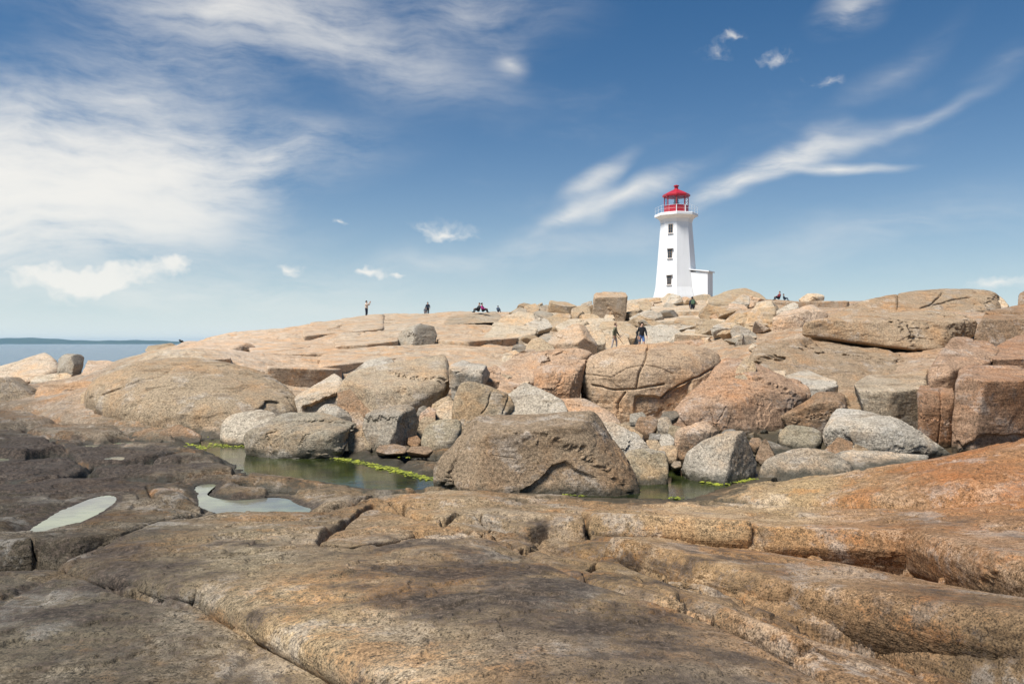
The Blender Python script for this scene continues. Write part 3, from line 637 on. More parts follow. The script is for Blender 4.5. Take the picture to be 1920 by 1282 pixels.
    if feats:
        px, py = proj(Vv); front = np.einsum('ij,ij->i', U, -Vv / np.linalg.norm(Vv, axis=1, keepdims=True)) > -0.15
        wob = 2.0 * fbm(S * 5, 3, seed % 59 + 23)
        for f in feats:
            if f[0] == 'crack':
                d = line_dist(px + wob, py + wob, f[1]); k = np.exp(-(d / (f[2] * 0.62)) ** 2) * f[3] * 0.6
            else:                                               # broken-out hollow
                d = poly_sd(px + wob * 2, py + wob * 2, f[1]); k = sstep(-d, -0.8, 2.2) * f[2] * 0.8
            Vv = Vv - U * (k * front)[:, None]
    return Vv, Fc, c
# ledges lying on the hillside: lip along the picture points, sinking back into the slope
for crest, H, back in LEDGES:
    P = []
    for px, py in crest:
        H_ = H * 0.6; d = ground_hit(px, py, H_); x = (px - CX) / F * d; z = ZC + (CY - py) / F * d
        b = float(base_z(np.array([x * (1 + back / d)]), np.array([d + back]))[0]) + ZC
        P += [(x, d, z), (x, d + 0.15, z - H - 0.8), (x * (1 + 0.4 * back / d), d + 0.4 * back, z + 0.25 * (b - z) + 0.08), (x * (1 + back / d), d + back, b - 0.05), (x * (1 + back / d), d + back, b - 1.2)]
    P = np.array(P); Vv, Fc, c = rock_shape(P, 6, int(abs(crest[0][0] * 7 + crest[0][1])) % 9973, 40, 2, 0.5, 2)
    o = link('rock_slab', np_mesh('rock_slab', Vv - c, Fc), bed, [M_BED]); o.location = c
    qx, qy = proj(Vv); me = o.data; tc_ = tint_at(np.clip(qx, 0, 1920), np.clip(qy, 560, 800))
    ac = me.attributes.new('tint', 'FLOAT_COLOR', 'POINT'); ac.data.foreach_set('color', np.c_[tc_, np.ones(len(tc_))].astype(np.float32).ravel())
    ac = me.attributes.new('patina', 'FLOAT', 'POINT'); ac.data.foreach_set('value', np.full(len(tc_), 0.12, np.float32))
# undercut front edges of the near slabs: real overhangs over the joints
def lip(crest, h, under, back, p=22, rough=0.5, level=6, out=0.05):
    q = np.array(crest, float); d = -q[:, 2] * F / (q[:, 1] - CY); C_ = np.stack([(q[:, 0] - CX) / F * d, d, q[:, 2] + ZC], -1)
    tg = np.gradient(C_[:, :2], axis=0); n = np.stack([tg[:, 1], -tg[:, 0]], -1); n /= np.linalg.norm(n, axis=1, keepdims=True)
    C_[:, :2] += n * out
    P = []
    for c, nn in zip(C_, n):
        P += [(c[0], c[1], c[2] + 0.012), (c[0] + nn[0] * 0.22 * h, c[1] + nn[1] * 0.22 * h, c[2] - 0.30 * h), (c[0] + nn[0] * 0.15 * h, c[1] + nn[1] * 0.15 * h, c[2] - 0.62 * h), (c[0] - nn[0] * under, c[1] - nn[1] * under, c[2] - 1.15 * h)]
        bx, by = c[0] - nn[0] * back, c[1] - nn[1] * back; bz = min(ground_z(bx, by), c[2] + 0.02)
        P += [(bx, by, bz - 0.03), (bx, by, bz - h)]
        mx, my = c[0] - nn[0] * back * 0.35, c[1] - nn[1] * back * 0.35; P.append((mx, my, min(max(ground_z(mx, my) + 0.012, c[2] - 0.05), c[2] + 0.04)))
    P = np.array(P); Vv, Fc, c = rock_shape(P, level, int(abs(crest[0][0] * 3 + crest[0][1] * 5)) % 9973, p, 1, rough, 1)
    me = np_mesh('rock_slab', Vv - c, Fc); o = link('rock_slab', me, bed, [M_BED]); o.location = c
    qx, qy = proj(Vv); tc_ = tint_at(np.clip(qx, -100, 2020), np.clip(qy, 560, 1400))
    ac = me.attributes.new('tint', 'FLOAT_COLOR', 'POINT'); ac.data.foreach_set('color', np.c_[tc_, np.ones(len(tc_))].astype(np.float32).ravel())
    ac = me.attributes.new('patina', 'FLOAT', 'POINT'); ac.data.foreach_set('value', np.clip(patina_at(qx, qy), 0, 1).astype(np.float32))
lip([(1108, 973, -2.15), (1240, 979, -2.14), (1407, 985, -2.12)], 0.36, 0.10, 0.9, 26, 0.45, 6, 0.14)
lip([(1420, 985, -2.12), (1560, 981, -2.10), (1740, 993, -2.01)], 0.50, 0.05, 0.9, 26, 0.45, 6, 0.14)
lip([(1700, 990, -2.03), (1800, 1003, -1.97), (1920, 1035, -1.84), (2080, 1092, -1.68)], 0.46, 0.12, 0.9, 22, 0.5, 6, 0.08)
lip([(908, 966, -2.18), (985, 963, -2.19), (1040, 971, -2.16), (1092, 968, -2.17)], 0.22, 0.09, 0.6)
lip([(1165, 1010, -2.13), (1300, 1041, -2.07), (1500, 1086, -2.02)], 0.44, 0.10, 0.9, 12, 0.5, 6, 0.16)
lip([(1484, 1083, -2.02), (1700, 1111, -1.97), (1920, 1158, -1.88), (2060, 1190, -1.84)], 0.52, 0.10, 0.9, 12, 0.5, 6, 0.12)
lip([(-120, 1032, -2.10), (0, 1027, -2.10), (58, 1018, -2.09)], 0.22, 0.10, 0.5)
lip([(70, 1018, -2.085), (150, 1019, -2.06), (235, 1003, -2.10), (306, 977, -2.17)], 0.24, 0.11, 0.5)
lip([(140, 1060, -1.95), (250, 1077, -1.865), (384, 1103, -1.785)], 0.17, 0.06, 0.5, 16, 0.5, 6, 0.10)
lip([(396, 1106, -1.775), (520, 1149, -1.70), (640, 1201, -1.635), (745, 1260, -1.60)], 0.22, 0.08, 0.6, 16, 0.5, 6, 0.08)
lip([(1130, 1050, -1.99), (1250, 1103, -1.86), (1400, 1166, -1.80), (1540, 1231, -1.76)], 0.17, 0.06, 0.35, 14, 0.5, 6, 0.06)
lip([(604, 1016, -1.93), (660, 1023, -1.885), (725, 1014, -1.90), (772, 1001, -1.94)], 0.09, 0.05, 0.4, 16, 0.5, 5)
lip([(850, 982, -2.125), (890, 992, -2.09), (915, 999, -2.07)], 0.12, 0.05, 0.3, 14, 0.5, 5, 0.09)
lip([(1004, 1036, -1.95), (1050, 1058, -1.89), (1086, 1075, -1.84)], 0.12, 0.05, 0.3, 14, 0.5, 5, 0.09)
lip([(1108, 1074, -1.855), (1180, 1100, -1.80), (1252, 1124, -1.75)], 0.12, 0.05, 0.3, 14, 0.5, 5, 0.09)
lip([(925, 1006, -2.05), (960, 1018, -2.0), (988, 1028, -1.965)], 0.10, 0.05, 0.28, 14, 0.5, 5, 0.09)

TONE = {k: lin(v) for k, v in dict(tan=(194, 168, 132), grey=(178, 164, 142), lgrey=(202, 188, 166), pale=(214, 192, 160), cream=(220, 202, 174), pink=(214, 184, 152), orange=(202, 164, 128), rust=(184, 144, 110),
        brown=(166, 136, 104), olive=(172, 157, 128), dgrey=(142, 130, 112)).items()}
TONE = {k: v * 0.86 + 0.14 * v.mean() * np.array([1.03, 1.0, 0.94]) for k, v in TONE.items()}
BOULDERS = []
def boulder(name, D, T, outline, tone, label, ridge=(), p=30.0, cuts=4, feats=(), rough=1.0, deep=0.5, level=None, cracks=1, mixtone=None, group=None):
    """outline: silhouette points (column, row[, t]); ridge: points on the front edge between top and face; t runs 0 front .. 1 back over the depth T"""
    if p >= 24: rough = rough * 0.6
    ol = [tuple(map(float, q)) for q in outline]; ys = [q[1] for q in ol]; y0, y1 = min(ys), max(ys); hh = max(y1 - y0, 1)
    P = []
    for q in ol:
        u = (y1 - q[1]) / hh; t = q[2] if len(q) > 2 else 0.10 + 0.5 * u
        P.append(unproj(q[0], q[1], D + T * t))
    for q in ridge:
        t = q[2] if len(q) > 2 else 0.12 * (y1 - q[1]) / hh
        P.append(unproj(q[0], q[1], D + T * t))
    cx = sum(q[0] for q in ol) / len(ol)
    for q in ol:                                               # the far side, a little smaller
        if (y1 - q[1]) / hh > 0.25: P.append(unproj(cx + (q[0] - cx) * 0.75, q[1] + 0.22 * hh, D + T))
    P = np.array(P)
    if deep:                                                   # rooted in the ground or the pile below
        lowz = P[:, 2].min(); lo = P[P[:, 2] < lowz + 0.35 * np.ptp(P[:, 2])].copy()
        ce = lo.mean(0); lo[:, :2] = ce[:2] + (lo[:, :2] - ce[:2]) * 0.9; lo[:, 2] = lowz - deep * np.ptp(P[:, 2]); P = np.vstack([P, lo])
    wpx = max(max(q[0] for q in ol) - min(q[0] for q in ol), hh)
    lv = level or (7 if wpx > 235 else 6 if wpx > 84 else 5)
    seed = int(abs(ol[0][0] * 131 + ol[0][1] * 17 + D * 7)) % 99991
    Vv, Fc, c = rock_shape(P, lv, seed, p * 1.8 if p > 9 else p * 1.35, cuts, rough, cracks, feats, (min(q[0] for q in ol), max(q[0] for q in ol), y0, y1))
    # origin at the base
    org = np.array([c[0], c[1], Vv[:, 2].min()])
    me = np_mesh(name, Vv - org, Fc)
    if p > 12: me.set_sharp_from_angle(angle=rad(30))
    o = link(name, me, None, [M_ROCK]); o.location = org
    tn = TONE[tone] if mixtone is None else 0.5 * (TONE[tone] + TONE[mixtone])
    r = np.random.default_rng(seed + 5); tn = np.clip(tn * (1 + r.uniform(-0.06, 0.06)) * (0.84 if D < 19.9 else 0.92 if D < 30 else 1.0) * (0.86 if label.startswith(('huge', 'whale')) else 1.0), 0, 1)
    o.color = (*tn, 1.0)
    tag(o, label, 'rock', group or 'granite boulders heaped below the lighthouse'); BOULDERS.append(o)
    return o
B = boulder
# --- round the pool
B('boulder', 12.5, 2.6, [(812, 893, .35), (815, 868, .38), (838, 838, .4), (860, 810, .45), (884, 789, .5), (960, 771, .6), (1060, 770, .6), (1130, 779, .55), (1152, 795, .4), (1177, 840, .3), (1193, 898, .2), (1201, 925, .12), (1100, 934, 0), (980, 932, 0), (892, 926, .02), (814, 920, .3)], 'tan',
  'huge flat topped brown boulder standing at the near edge of the pool', [(895, 808, .16), (1000, 804, .16), (1075, 800, .16), (1098, 786, .25), (890, 920, 0)], 26, 3, mixtone='brown', cracks=0, deep=0.2,
  feats=[('hollow', [(975, 918), (1010, 898), (1035, 870), (1060, 862), (1082, 880), (1118, 895), (1125, 935), (975, 940)], 0.10), ('crack', [(922, 853), (965, 858)], 1.6, 0.03), ('crack', [(1120, 900), (1128, 925)], 1.5, 0.03)])
B('boulder', 13.4, 1.1, [(1168, 850), (1182, 843), (1226, 840), (1248, 850), (1254, 880), (1247, 906), (1200, 912), (1178, 895)], 'olive', 'rounded olive grey boulder against the right end of the huge flat topped boulder', p=9, cuts=4)
B('boulder', 14.6, 1.2, [(1118, 790), (1150, 790), (1180, 806), (1205, 826), (1224, 850), (1180, 860), (1140, 850)], 'lgrey', 'pale wedge of rock behind the huge flat topped boulder', p=18)
B('boulder', 16.2, 1.0, [(1150, 792), (1175, 797), (1208, 818), (1205, 835), (1165, 825)], 'tan', 'thin brownish slab leaning behind the pale wedge', p=18)
B('boulder', 15.6, 1.1, [(1264, 826), (1268, 816), (1290, 802), (1322, 789), (1336, 795), (1348, 808), (1340, 820), (1300, 838), (1280, 850), (1264, 840)], 'pink', 'pinkish boulder lying behind the pointed grey boulder', [(1280, 812, .1), (1330, 812, .1)], 14, 4)
B('boulder', 13.7, 1.5, [(1277, 866, .35), (1284, 850, .38), (1310, 830, .4), (1338, 815, .45), (1366, 807, .5), (1388, 808, .45), (1402, 830, .42), (1419, 868, .45), (1414, 892, .35), (1395, 902, .2), (1352, 910, 0), (1320, 903, .08), (1290, 884, .22)], 'grey',
  'pointed grey boulder with a sharp pale edge, green algae at its foot', [(1386, 813, .30), (1373, 845, .12), (1358, 880, 0.0)], 30, 2, mixtone='lgrey', cracks=0, deep=0.25)
B('boulder', 14.0, 1.4, [(1420, 880), (1432, 860), (1455, 848), (1490, 839), (1545, 840), (1578, 855), (1604, 888), (1580, 900), (1500, 905), (1425, 905)], 'grey', 'broad domed boulder mottled with lichen beside the swell', p=8, cuts=3, cracks=0)
B('boulder', 15.4, 0.8, [(1416, 858), (1424, 835), (1433, 822), (1447, 838), (1458, 858), (1430, 872)], 'brown', 'small upright brown wedge between two grey boulders', p=20)
B('rock_plate', 14.9, 2.0, [(1556, 852), (1600, 843), (1700, 849), (1745, 859), (1700, 878), (1620, 890), (1590, 880)], 'lgrey', 'pale flat plate of rock behind the lichen mottled dome', p=20)
B('boulder', 16.8, 2.4, [(1542, 826), (1550, 790), (1562, 769), (1590, 765), (1640, 768), (1668, 777), (1692, 802), (1735, 824), (1770, 842), (1786, 857), (1700, 862), (1600, 858), (1556, 842)], 'lgrey', 'large whitish boulder sloping down to the right below the orange blocks', [(1680, 804, .08), (1688, 850, .0), (1560, 800, .15)], 16, 4, cracks=0)
B('boulder', 16.2, 0.8, [(1544, 846), (1560, 828), (1576, 819), (1592, 826), (1600, 846), (1570, 852)], 'brown', 'small brown rock at the left foot of the whitish boulder', p=14)
B('boulder', 16.1, 0.7, [(1596, 846), (1604, 832), (1625, 839), (1634, 848), (1610, 852)], 'tan', 'small tan rock right of the brown one under the whitish boulder', p=14)
B('boulder', 17.6, 1.2, [(1459, 824), (1470, 804), (1486, 796), (1512, 798), (1536, 806), (1543, 820), (1534, 835), (1495, 835)], 'olive', 'smooth oblong olive tan boulder lying alone in the gap', p=7, cuts=2, cracks=0)
B('boulder', 17.3, 1.0, [(1425, 835), (1432, 826), (1470, 830), (1500, 842), (1480, 850), (1440, 848)], 'dgrey', 'flat dark stone below the oblong olive boulder', p=14)
B('boulder', 19.6, 1.8, [(1464, 778), (1500, 768), (1515, 745), (1528, 734), (1572, 734), (1588, 748), (1592, 772), (1560, 800), (1535, 810), (1495, 795)], 'brown', 'brown and ochre angular boulder above the oblong olive boulder', [(1520, 755, .1), (1572, 750, .05)], 16, 6)
B('boulder', 20.5, 3.2, [(1601, 770, .15), (1602, 735, .2), (1612, 703, .7), (1680, 697, .75), (1742, 694, .75), (1745, 740, .25), (1738, 785, .15), (1722, 815, .1), (1640, 800, .02), (1606, 780, .05)], 'tan', 'square pale topped block right of the brown angular boulder', [(1605, 733, .1), (1670, 732, .02), (1738, 737, .1)], 34, 2, mixtone='grey', cracks=0)
# --- the orange blocks on the right
B('granite_block', 17.5, 3.0, [(1784, 838, .08), (1788, 790, .1), (1793, 715, .12), (1815, 684, .5), (1990, 690, .5), (1990, 830, .1), (1880, 842, .02), (1800, 845, .02)], 'rust', 'great orange brown block cut off by the right picture edge', [(1802, 712, .06), (1900, 709, 0), (1985, 712, 0), (1802, 840, 0)], 40, 1, cracks=0, feats=[('hollow', [(1800, 835), (1840, 815), (1915, 812), (1990, 825), (1990, 860), (1800, 860)], 0.12)])
B('granite_block', 18.2, 2.0, [(1719, 818), (1724, 770), (1740, 722), (1786, 726), (1790, 800), (1784, 840), (1755, 834)], 'rust', 'tall narrow orange block split from the great orange block', [(1730, 735, .05), (1782, 738, .02)], 34, 2, cracks=0, feats=[('crack', [(1762, 728), (1765, 780), (1758, 830)], 1.8, 0.10)])
B('granite_block', 19.0, 4.0, [(1739, 718, .05), (1742, 690, .1), (1765, 662, .3), (1792, 640, .55), (1812, 631, .7), (1874, 633, .75), (1872, 680, .2), (1812, 700, .1), (1789, 728, .0)], 'rust', 'rounded orange block perched on the tall narrow block', [(1745, 694, .03), (1795, 700, .0)], 18, 3, mixtone='orange', cracks=0)
B('granite_block', 19.8, 4.0, [(1860, 682, .1), (1866, 650, .4), (1878, 634, .7), (1990, 626, .75), (1990, 690, .1), (1872, 688, .05)], 'rust', 'orange block behind the great block at the right edge', [(1870, 670, .05), (1985, 672, .05)], 24, 2, cracks=0)
B('granite_block', 27.0, 4.0, [(1826, 632, .05), (1834, 600, .15), (1846, 574, .6), (1870, 569, .7), (1990, 570, .7), (1990, 640, .0)], 'brown', 'dark brown layered block above the perched orange block', [(1840, 594, .06), (1985, 590, .06)], 24, 3, cracks=0, feats=[('crack', [(1840, 588), (1880, 586), (1960, 590)], 2.0, 0.25)])
B('boulder', 31.0, 3.0, [(1908, 574), (1914, 550), (1930, 540), (1980, 545), (1980, 580)], 'brown', 'brown rock tip against the sky at the right edge', p=18)
B('rock_plate', 31.0, 6.0, [(1504, 622, .15), (1512, 600, .3), (1560, 592, .4), (1615, 581, .5), (1700, 578, .5), (1800, 580, .5), (1826, 592, .4), (1833, 615, .3), (1812, 645, .15), (1775, 664, .0), (1690, 650, .0), (1600, 633, .02), (1545, 629, .08)], 'tan', 'long lens shaped tan slab overhanging a dark gap on the right hill', [(1640, 590, .12), (1790, 592, .12)], 12, 4, mixtone='brown', deep=0.0, cracks=0,
  feats=[('crack', [(1682, 640), (1700, 632), (1750, 637), (1765, 648)], 2.0, 0.08)])
B('rock_plate', 39.0, 10.0, [(1530, 612, .1), (1560, 592, .3), (1610, 571, .4), (1680, 553, .5), (1760, 543, .5), (1845, 541, .5), (1868, 552, .45), (1878, 578, .3), (1862, 605, .1), (1830, 625, .02), (1600, 620, .0)], 'tan', 'broad humped slab forming the skyline on the right', p=8, cuts=3, mixtone='brown', cracks=0,
  feats=[('crack', [(1774, 543), (1758, 560), (1742, 572), (1725, 578)], 2.2, 0.35), ('crack', [(1742, 573), (1800, 560), (1840, 552)], 1.8, 0.25), ('crack', [(1682, 550), (1680, 580)], 2.0, 0.3)])
B('boulder', 42.0, 4.0, [(1862, 578), (1868, 552), (1880, 556), (1894, 572), (1888, 590)], 'pale', 'small pale rock behind the end of the skyline hump', p=14)
B('rock_plate', 25.5, 9.0, [(1398, 672, .25), (1440, 642, .55), (1510, 632, .65), (1600, 640, .6), (1690, 655, .5), (1758, 673, .4), (1750, 720, .15), (1640, 765, .0), (1540, 775, .0), (1440, 735, .05)], 'tan', 'wide sloping tan slab under the lens shaped slab', p=14, cuts=4, rough=0.9, mixtone='brown', cracks=2, feats=[('crack', [(1440, 660), (1490, 640)], 2, 0.15), ('crack', [(1600, 645), (1610, 648), (1690, 662)], 1.6, 0.1)])
B('boulder', 42.0, 4.0, [(1448, 612, .1), (1450, 590, .2), (1470, 578, .5), (1500, 571, .6), (1535, 571, .6), (1553, 582, .45), (1540, 605, .2), (1515, 630, .05), (1480, 634, 0), (1453, 630, .03)], 'pink', 'pale pink boulder with a shaded end left of the lens shaped slab', [(1452, 605, .03), (1500, 602, .0), (1508, 580, .2)], 18, 4, cracks=0)
B('boulder', 44.0, 4.0, [(1392, 615), (1396, 592), (1404, 578), (1448, 574), (1456, 600), (1452, 640), (1420, 645), (1395, 635)], 'tan', 'tan boulder left of the pale pink boulder', p=12)
B('boulder', 41.0, 2.5, [(1369, 622), (1378, 609), (1398, 613), (1414, 625), (1427, 648), (1415, 658), (1385, 652)], 'grey', 'grey triangular stone below the tan boulder', p=22)
B('boulder', 72.0, 6.0, [(1328, 566), (1345, 555), (1372, 544), (1400, 540), (1424, 549), (1438, 564), (1400, 574)], 'tan', 'domed tan rock on the skyline right of the lighthouse', p=10)
B('rock_plate', 66.0, 3.0, [(1365, 574, .1), (1378, 563, .3), (1392, 553, .6), (1406, 556, .6), (1406, 570, .2), (1385, 580, 0)], 'lgrey', 'tilted light grey slab on the slope right of the lighthouse', p=26, cuts=2)
B('boulder', 84.0, 5.0, [(1192, 585), (1206, 574), (1222, 562), (1236, 558), (1240, 584)], 'tan', 'tan rock at the left foot of the lighthouse', p=14)
B('boulder', 86.0, 5.0, [(1222, 574), (1240, 558), (1262, 549), (1282, 556), (1282, 584), (1236, 586)], 'pale', 'pale pointed rock in front of the lighthouse base', p=16)
B('boulder', 85.0, 5.0, [(1266, 582), (1268, 562), (1284, 556), (1292, 558), (1290, 584)], 'pink', 'pink block in front of the lighthouse, left of a dark joint', p=22)
B('boulder', 85.0, 6.0, [(1293, 584), (1293, 557), (1318, 552), (1338, 558), (1356, 572), (1340, 586)], 'tan', 'tan hump of rock below the lighthouse porch', p=12, mixtone='olive')
B('boulder', 88.0, 5.0, [(1304, 562), (1312, 551), (1330, 551), (1336, 562)], 'pale', 'small pale rock touching the lighthouse porch', p=12)
B('rock_plate', 62.0, 5.0, [(1300, 594), (1325, 582), (1360, 577), (1392, 577), (1394, 602), (1340, 600)], 'pale', 'pale slab right of the person with the backpack', p=20)
B('granite_block', 64.0, 2.8, [(1109, 597, .05), (1110, 557, .1), (1116, 548, .8), (1170, 547, .8), (1177, 560, .15), (1174, 594, .05), (1140, 600, 0)], 'tan', 'great cube of tan granite on the skyline left of the lighthouse', [(1111, 558, .05), (1142, 559, 0), (1175, 561, .08)], 44, 1, mixtone='pink', cracks=0, deep=0.15)
B('boulder', 60.0, 1.5, [(1133, 596), (1136, 590), (1150, 590), (1153, 597)], 'pale', 'small pale stone at the foot of the granite cube', p=12)
B('boulder', 66.0, 3.0, [(1027, 582), (1029, 563), (1050, 564), (1072, 569), (1084, 575), (1072, 586), (1045, 587)], 'tan', 'wedge shaped tan boulder on the skyline left of the granite cube', [(1030, 566, .1), (1060, 574, 0)], 24, 3)
B('boulder', 62.0, 3.0, [(1069, 597), (1078, 578), (1100, 572), (1108, 580), (1108, 598)], 'tan', 'rounded tan boulder touching the left side of the granite cube', p=12)
B('boulder', 68.0, 3.0, [(1088, 580), (1094, 568), (1110, 564), (1112, 580)], 'grey', 'grey stone peeping out behind the granite cube', p=14)
B('boulder', 72.0, 4.0, [(1174, 588), (1178, 566), (1190, 562), (1200, 572), (1196, 588)], 'pale', 'pale stone on the skyline right of the granite cube', p=14)
B('boulder', 74.0, 4.0, [(1192, 584), (1200, 566), (1212, 560), (1222, 570), (1214, 584)], 'tan', 'pointed stone between the granite cube and the lighthouse', p=18)
B('boulder', 66.0, 3.0, [(957, 600), (964, 585), (978, 576), (988, 580), (987, 600)], 'grey', 'grey boulder at the left end of the skyline rubble', p=14)
B('boulder', 68.0, 3.0, [(978, 584), (986, 573), (1004, 569), (1012, 576), (1008, 586)], 'tan', 'small tan boulder on the skyline above the rubble', p=14)
B('boulder', 69.0, 3.0, [(1008, 585), (1012, 574), (1026, 571), (1034, 578), (1030, 588)], 'grey', 'small grey boulder on the skyline left of the wedge boulder', p=14)
B('boulder', 60.0, 3.0, [(986, 608), (990, 590), (1012, 582), (1036, 586), (1046, 602), (1020, 612)], 'grey', 'grey tan boulder below the skyline rubble', p=16)
B('boulder', 58.0, 3.0, [(1022, 612), (1030, 595), (1050, 587), (1070, 590), (1072, 606), (1040, 616)], 'tan', 'tan boulder below the wedge shaped skyline boulder', p=16)
B('boulder', 55.0, 4.0, [(928, 612), (946, 594), (975, 583), (1000, 588), (1012, 606), (1006, 620), (960, 620)], 'pale', 'pale peaked boulder above the broad pale slab', p=20)
B('rock_plate', 48.0, 5.0, [(904, 636, .0), (926, 606, .5), (955, 603, .6), (1004, 611, .5), (1009, 622, .2), (990, 636, .05), (950, 640, 0)], 'pale', 'broad pale slab tipped toward the left hill', p=22, cuts=3)
B('boulder', 45.0, 4.0, [(1022, 645), (1042, 622), (1066, 607), (1090, 609), (1106, 625), (1120, 645), (1112, 652), (1082, 660), (1048, 654)], 'orange', 'triangular boulder with orange stains, left of the walkers', [(1082, 652, .0), (1092, 628, .12)], 26, 3, mixtone='pale')
B('boulder', 47.0, 4.0, [(1088, 632), (1096, 612), (1112, 606), (1130, 622), (1136, 644), (1110, 646)], 'pale', 'pale rock behind the triangular orange stained boulder', p=18)
B('boulder', 39.0, 3.0, [(983, 668), (986, 648), (1000, 634), (1016, 633), (1034, 644), (1043, 664), (1020, 676), (992, 678)], 'tan', 'rounded tan boulder under the triangular orange stained boulder', p=12)
B('boulder', 40.0, 2.5, [(958, 662), (962, 648), (978, 644), (990, 650), (986, 668), (966, 672)], 'dgrey', 'small dark grey boulder left of the rounded tan boulder', p=14)
B('boulder', 37.0, 2.5, [(940, 682), (948, 662), (966, 656), (980, 668), (972, 686)], 'pale', 'small pale boulder below the dark grey one', p=12)
B('rock_plate', 46.0, 4.0, [(1000, 640), (1010, 628), (1040, 624), (1048, 634), (1030, 642)], 'grey', 'thin grey slab wedged between the pale slab and the triangle', p=20)
B('rock_plate', 55.0, 5.0, [(1040, 612), (1060, 597), (1110, 596), (1150, 601), (1162, 612), (1110, 622), (1050, 620)], 'pale', 'long pale ledge below the granite cube', p=22)
B('rock_plate', 52.0, 4.0, [(1118, 628), (1128, 602), (1180, 604), (1194, 614), (1190, 634), (1140, 634)], 'tan', 'shaded tan ledge behind the olive coated walker', p=24)
B('boulder', 50.5, 3.0, [(1098, 652), (1112, 626), (1150, 618), (1178, 628), (1184, 656), (1130, 662)], 'pale', 'sloping pale slab at the walkers feet', p=18)
B('boulder', 52.0, 4.0, [(1184, 642), (1190, 625), (1205, 613), (1240, 608), (1268, 618), (1292, 642), (1240, 652)], 'lgrey', 'light grey heap of rock behind the walker in black', p=18)
B('granite_block', 55.0, 4.0, [(1263, 622, .05), (1265, 598, .15), (1272, 595, .8), (1318, 596, .8), (1324, 604, .2), (1312, 622, .02)], 'tan', 'square tan block in the slope below the lighthouse', p=34)
B('rock_plate', 53.0, 4.0, [(1308, 620), (1325, 606), (1345, 597), (1374, 603), (1374, 616), (1350, 630), (1325, 628)], 'pale', 'pale slanting slab right of the square tan block', p=22)
B('boulder', 49.0, 2.0, [(1342, 628), (1348, 614), (1360, 610), (1372, 618), (1370, 632)], 'pink', 'small pink rounded boulder on the slope', p=10)
B('rock_plate', 48.0, 4.0, [(1264, 640, 0), (1268, 622, .1), (1285, 617, .6), (1345, 619, .6), (1400, 628, .5), (1400, 642, 0), (1330, 640, 0)], 'pale', 'long pale topped slab right of the walker in black', [(1268, 624, .05), (1335, 627, .03), (1398, 633, .03)], 34, 2, cracks=0)
B('rock_plate', 45.0, 4.0, [(1256, 654, 0), (1268, 640, .4), (1332, 636, .5), (1338, 648, .1), (1300, 656, 0)], 'orange', 'flat orange slab below the long pale topped slab', p=22)
B('rock_plate', 43.0, 5.0, [(1330, 662), (1336, 644), (1370, 636), (1410, 646), (1408, 662), (1370, 672)], 'pale', 'pale slab right of the flat orange slab', p=18)
# --- the large boulders of the middle ground
B('boulder', 23.5, 6.0, [(1088, 695, .2), (1098, 672, .3), (1125, 655, .42), (1180, 644, .52), (1260, 642, .52), (1320, 650, .48), (1354, 666, .4), (1348, 690, .28), (1322, 718, .15), (1292, 748, .05), (1262, 776, .02), (1200, 782, .0), (1150, 768, .03), (1110, 738, .08), (1092, 715, .14)], 'orange', 'massive oval orange boulder crossed by joints below the walkers',
  [(1150, 690, .06), (1260, 690, .05)], 7, 3, rough=0.8, mixtone='tan', cracks=0, feats=[('crack', [(1216, 642), (1212, 668), (1206, 684), (1198, 700), (1193, 727)], 2.2, 0.22), ('crack', [(1094, 700), (1120, 704), (1148, 708), (1175, 690), (1205, 684)], 1.8, 0.10), ('crack', [(1110, 722), (1150, 730), (1193, 729), (1245, 720)], 2.4, 0.2),
  ('crack', [(1172, 735), (1158, 755), (1158, 780)], 2.0, 0.2), ('crack', [(1206, 684), (1240, 690), (1262, 700)], 1.6, 0.08), ('crack', [(1240, 745), (1270, 722), (1310, 705), (1340, 690)], 2.4, 0.2), ('hollow', [(1190, 742), (1240, 742), (1268, 725), (1300, 712), (1290, 760), (1260, 790), (1190, 790)], 0.16)])
B('boulder', 24.0, 3.0, [(1000, 745, .02), (1002, 715, .1), (1012, 685, .35), (1050, 672, .6), (1098, 676, .6), (1100, 700, .3), (1092, 748, .1), (1060, 750, .05), (1022, 742, 0)], 'orange', 'blunt orange boulder at the left of the massive oval', [(1024, 690, .1), (1026, 736, 0), (1084, 690, .08), (1072, 745, .02)], 22, 3, cracks=0)
B('rock_plate', 29.0, 6.0, [(912, 722), (922, 694), (955, 672), (1010, 660), (1080, 652), (1112, 664), (1060, 690), (1000, 715), (940, 730)], 'orange', 'sloping orange slab behind the blunt orange boulder', p=14, mixtone='pink')
B('boulder', 21.0, 4.6, [(1258, 788, .12), (1270, 762, .2), (1300, 728, .35), (1340, 690, .55), (1375, 670, .65), (1406, 670, .65), (1440, 700, .6), (1512, 722, .5), (1522, 742, .4), (1490, 775, .2), (1435, 808, .05), (1388, 815, 0), (1300, 800, 0), (1268, 796, .04)], 'orange', 'large orange boulder leaning over the rubble right of the oval',
  [(1330, 795, 0), (1410, 752, .08), (1470, 735, .2), (1280, 770, .08)], 15, 4, mixtone='rust', feats=[('crack', [(1338, 795), (1332, 770)], 1.6, 0.1), ('crack', [(1345, 790), (1362, 762)], 1.6, 0.08)])
B('boulder', 22.6, 1.4, [(1376, 708), (1384, 688), (1400, 669), (1413, 675), (1419, 692), (1400, 712)], 'tan', 'small tan chunk sitting on top of the large orange boulder', p=24)
B('rock_plate', 23.2, 4.0, [(1420, 735, .0), (1440, 708, .4), (1480, 696, .65), (1546, 693, .7), (1568, 706, .55), (1572, 742, .2), (1530, 760, .05), (1465, 750, 0)], 'lgrey', 'pale flat topped slab above the brown angular boulder', [(1440, 724, .1), (1525, 726, .1), (1560, 715, .25)], 24, 3)
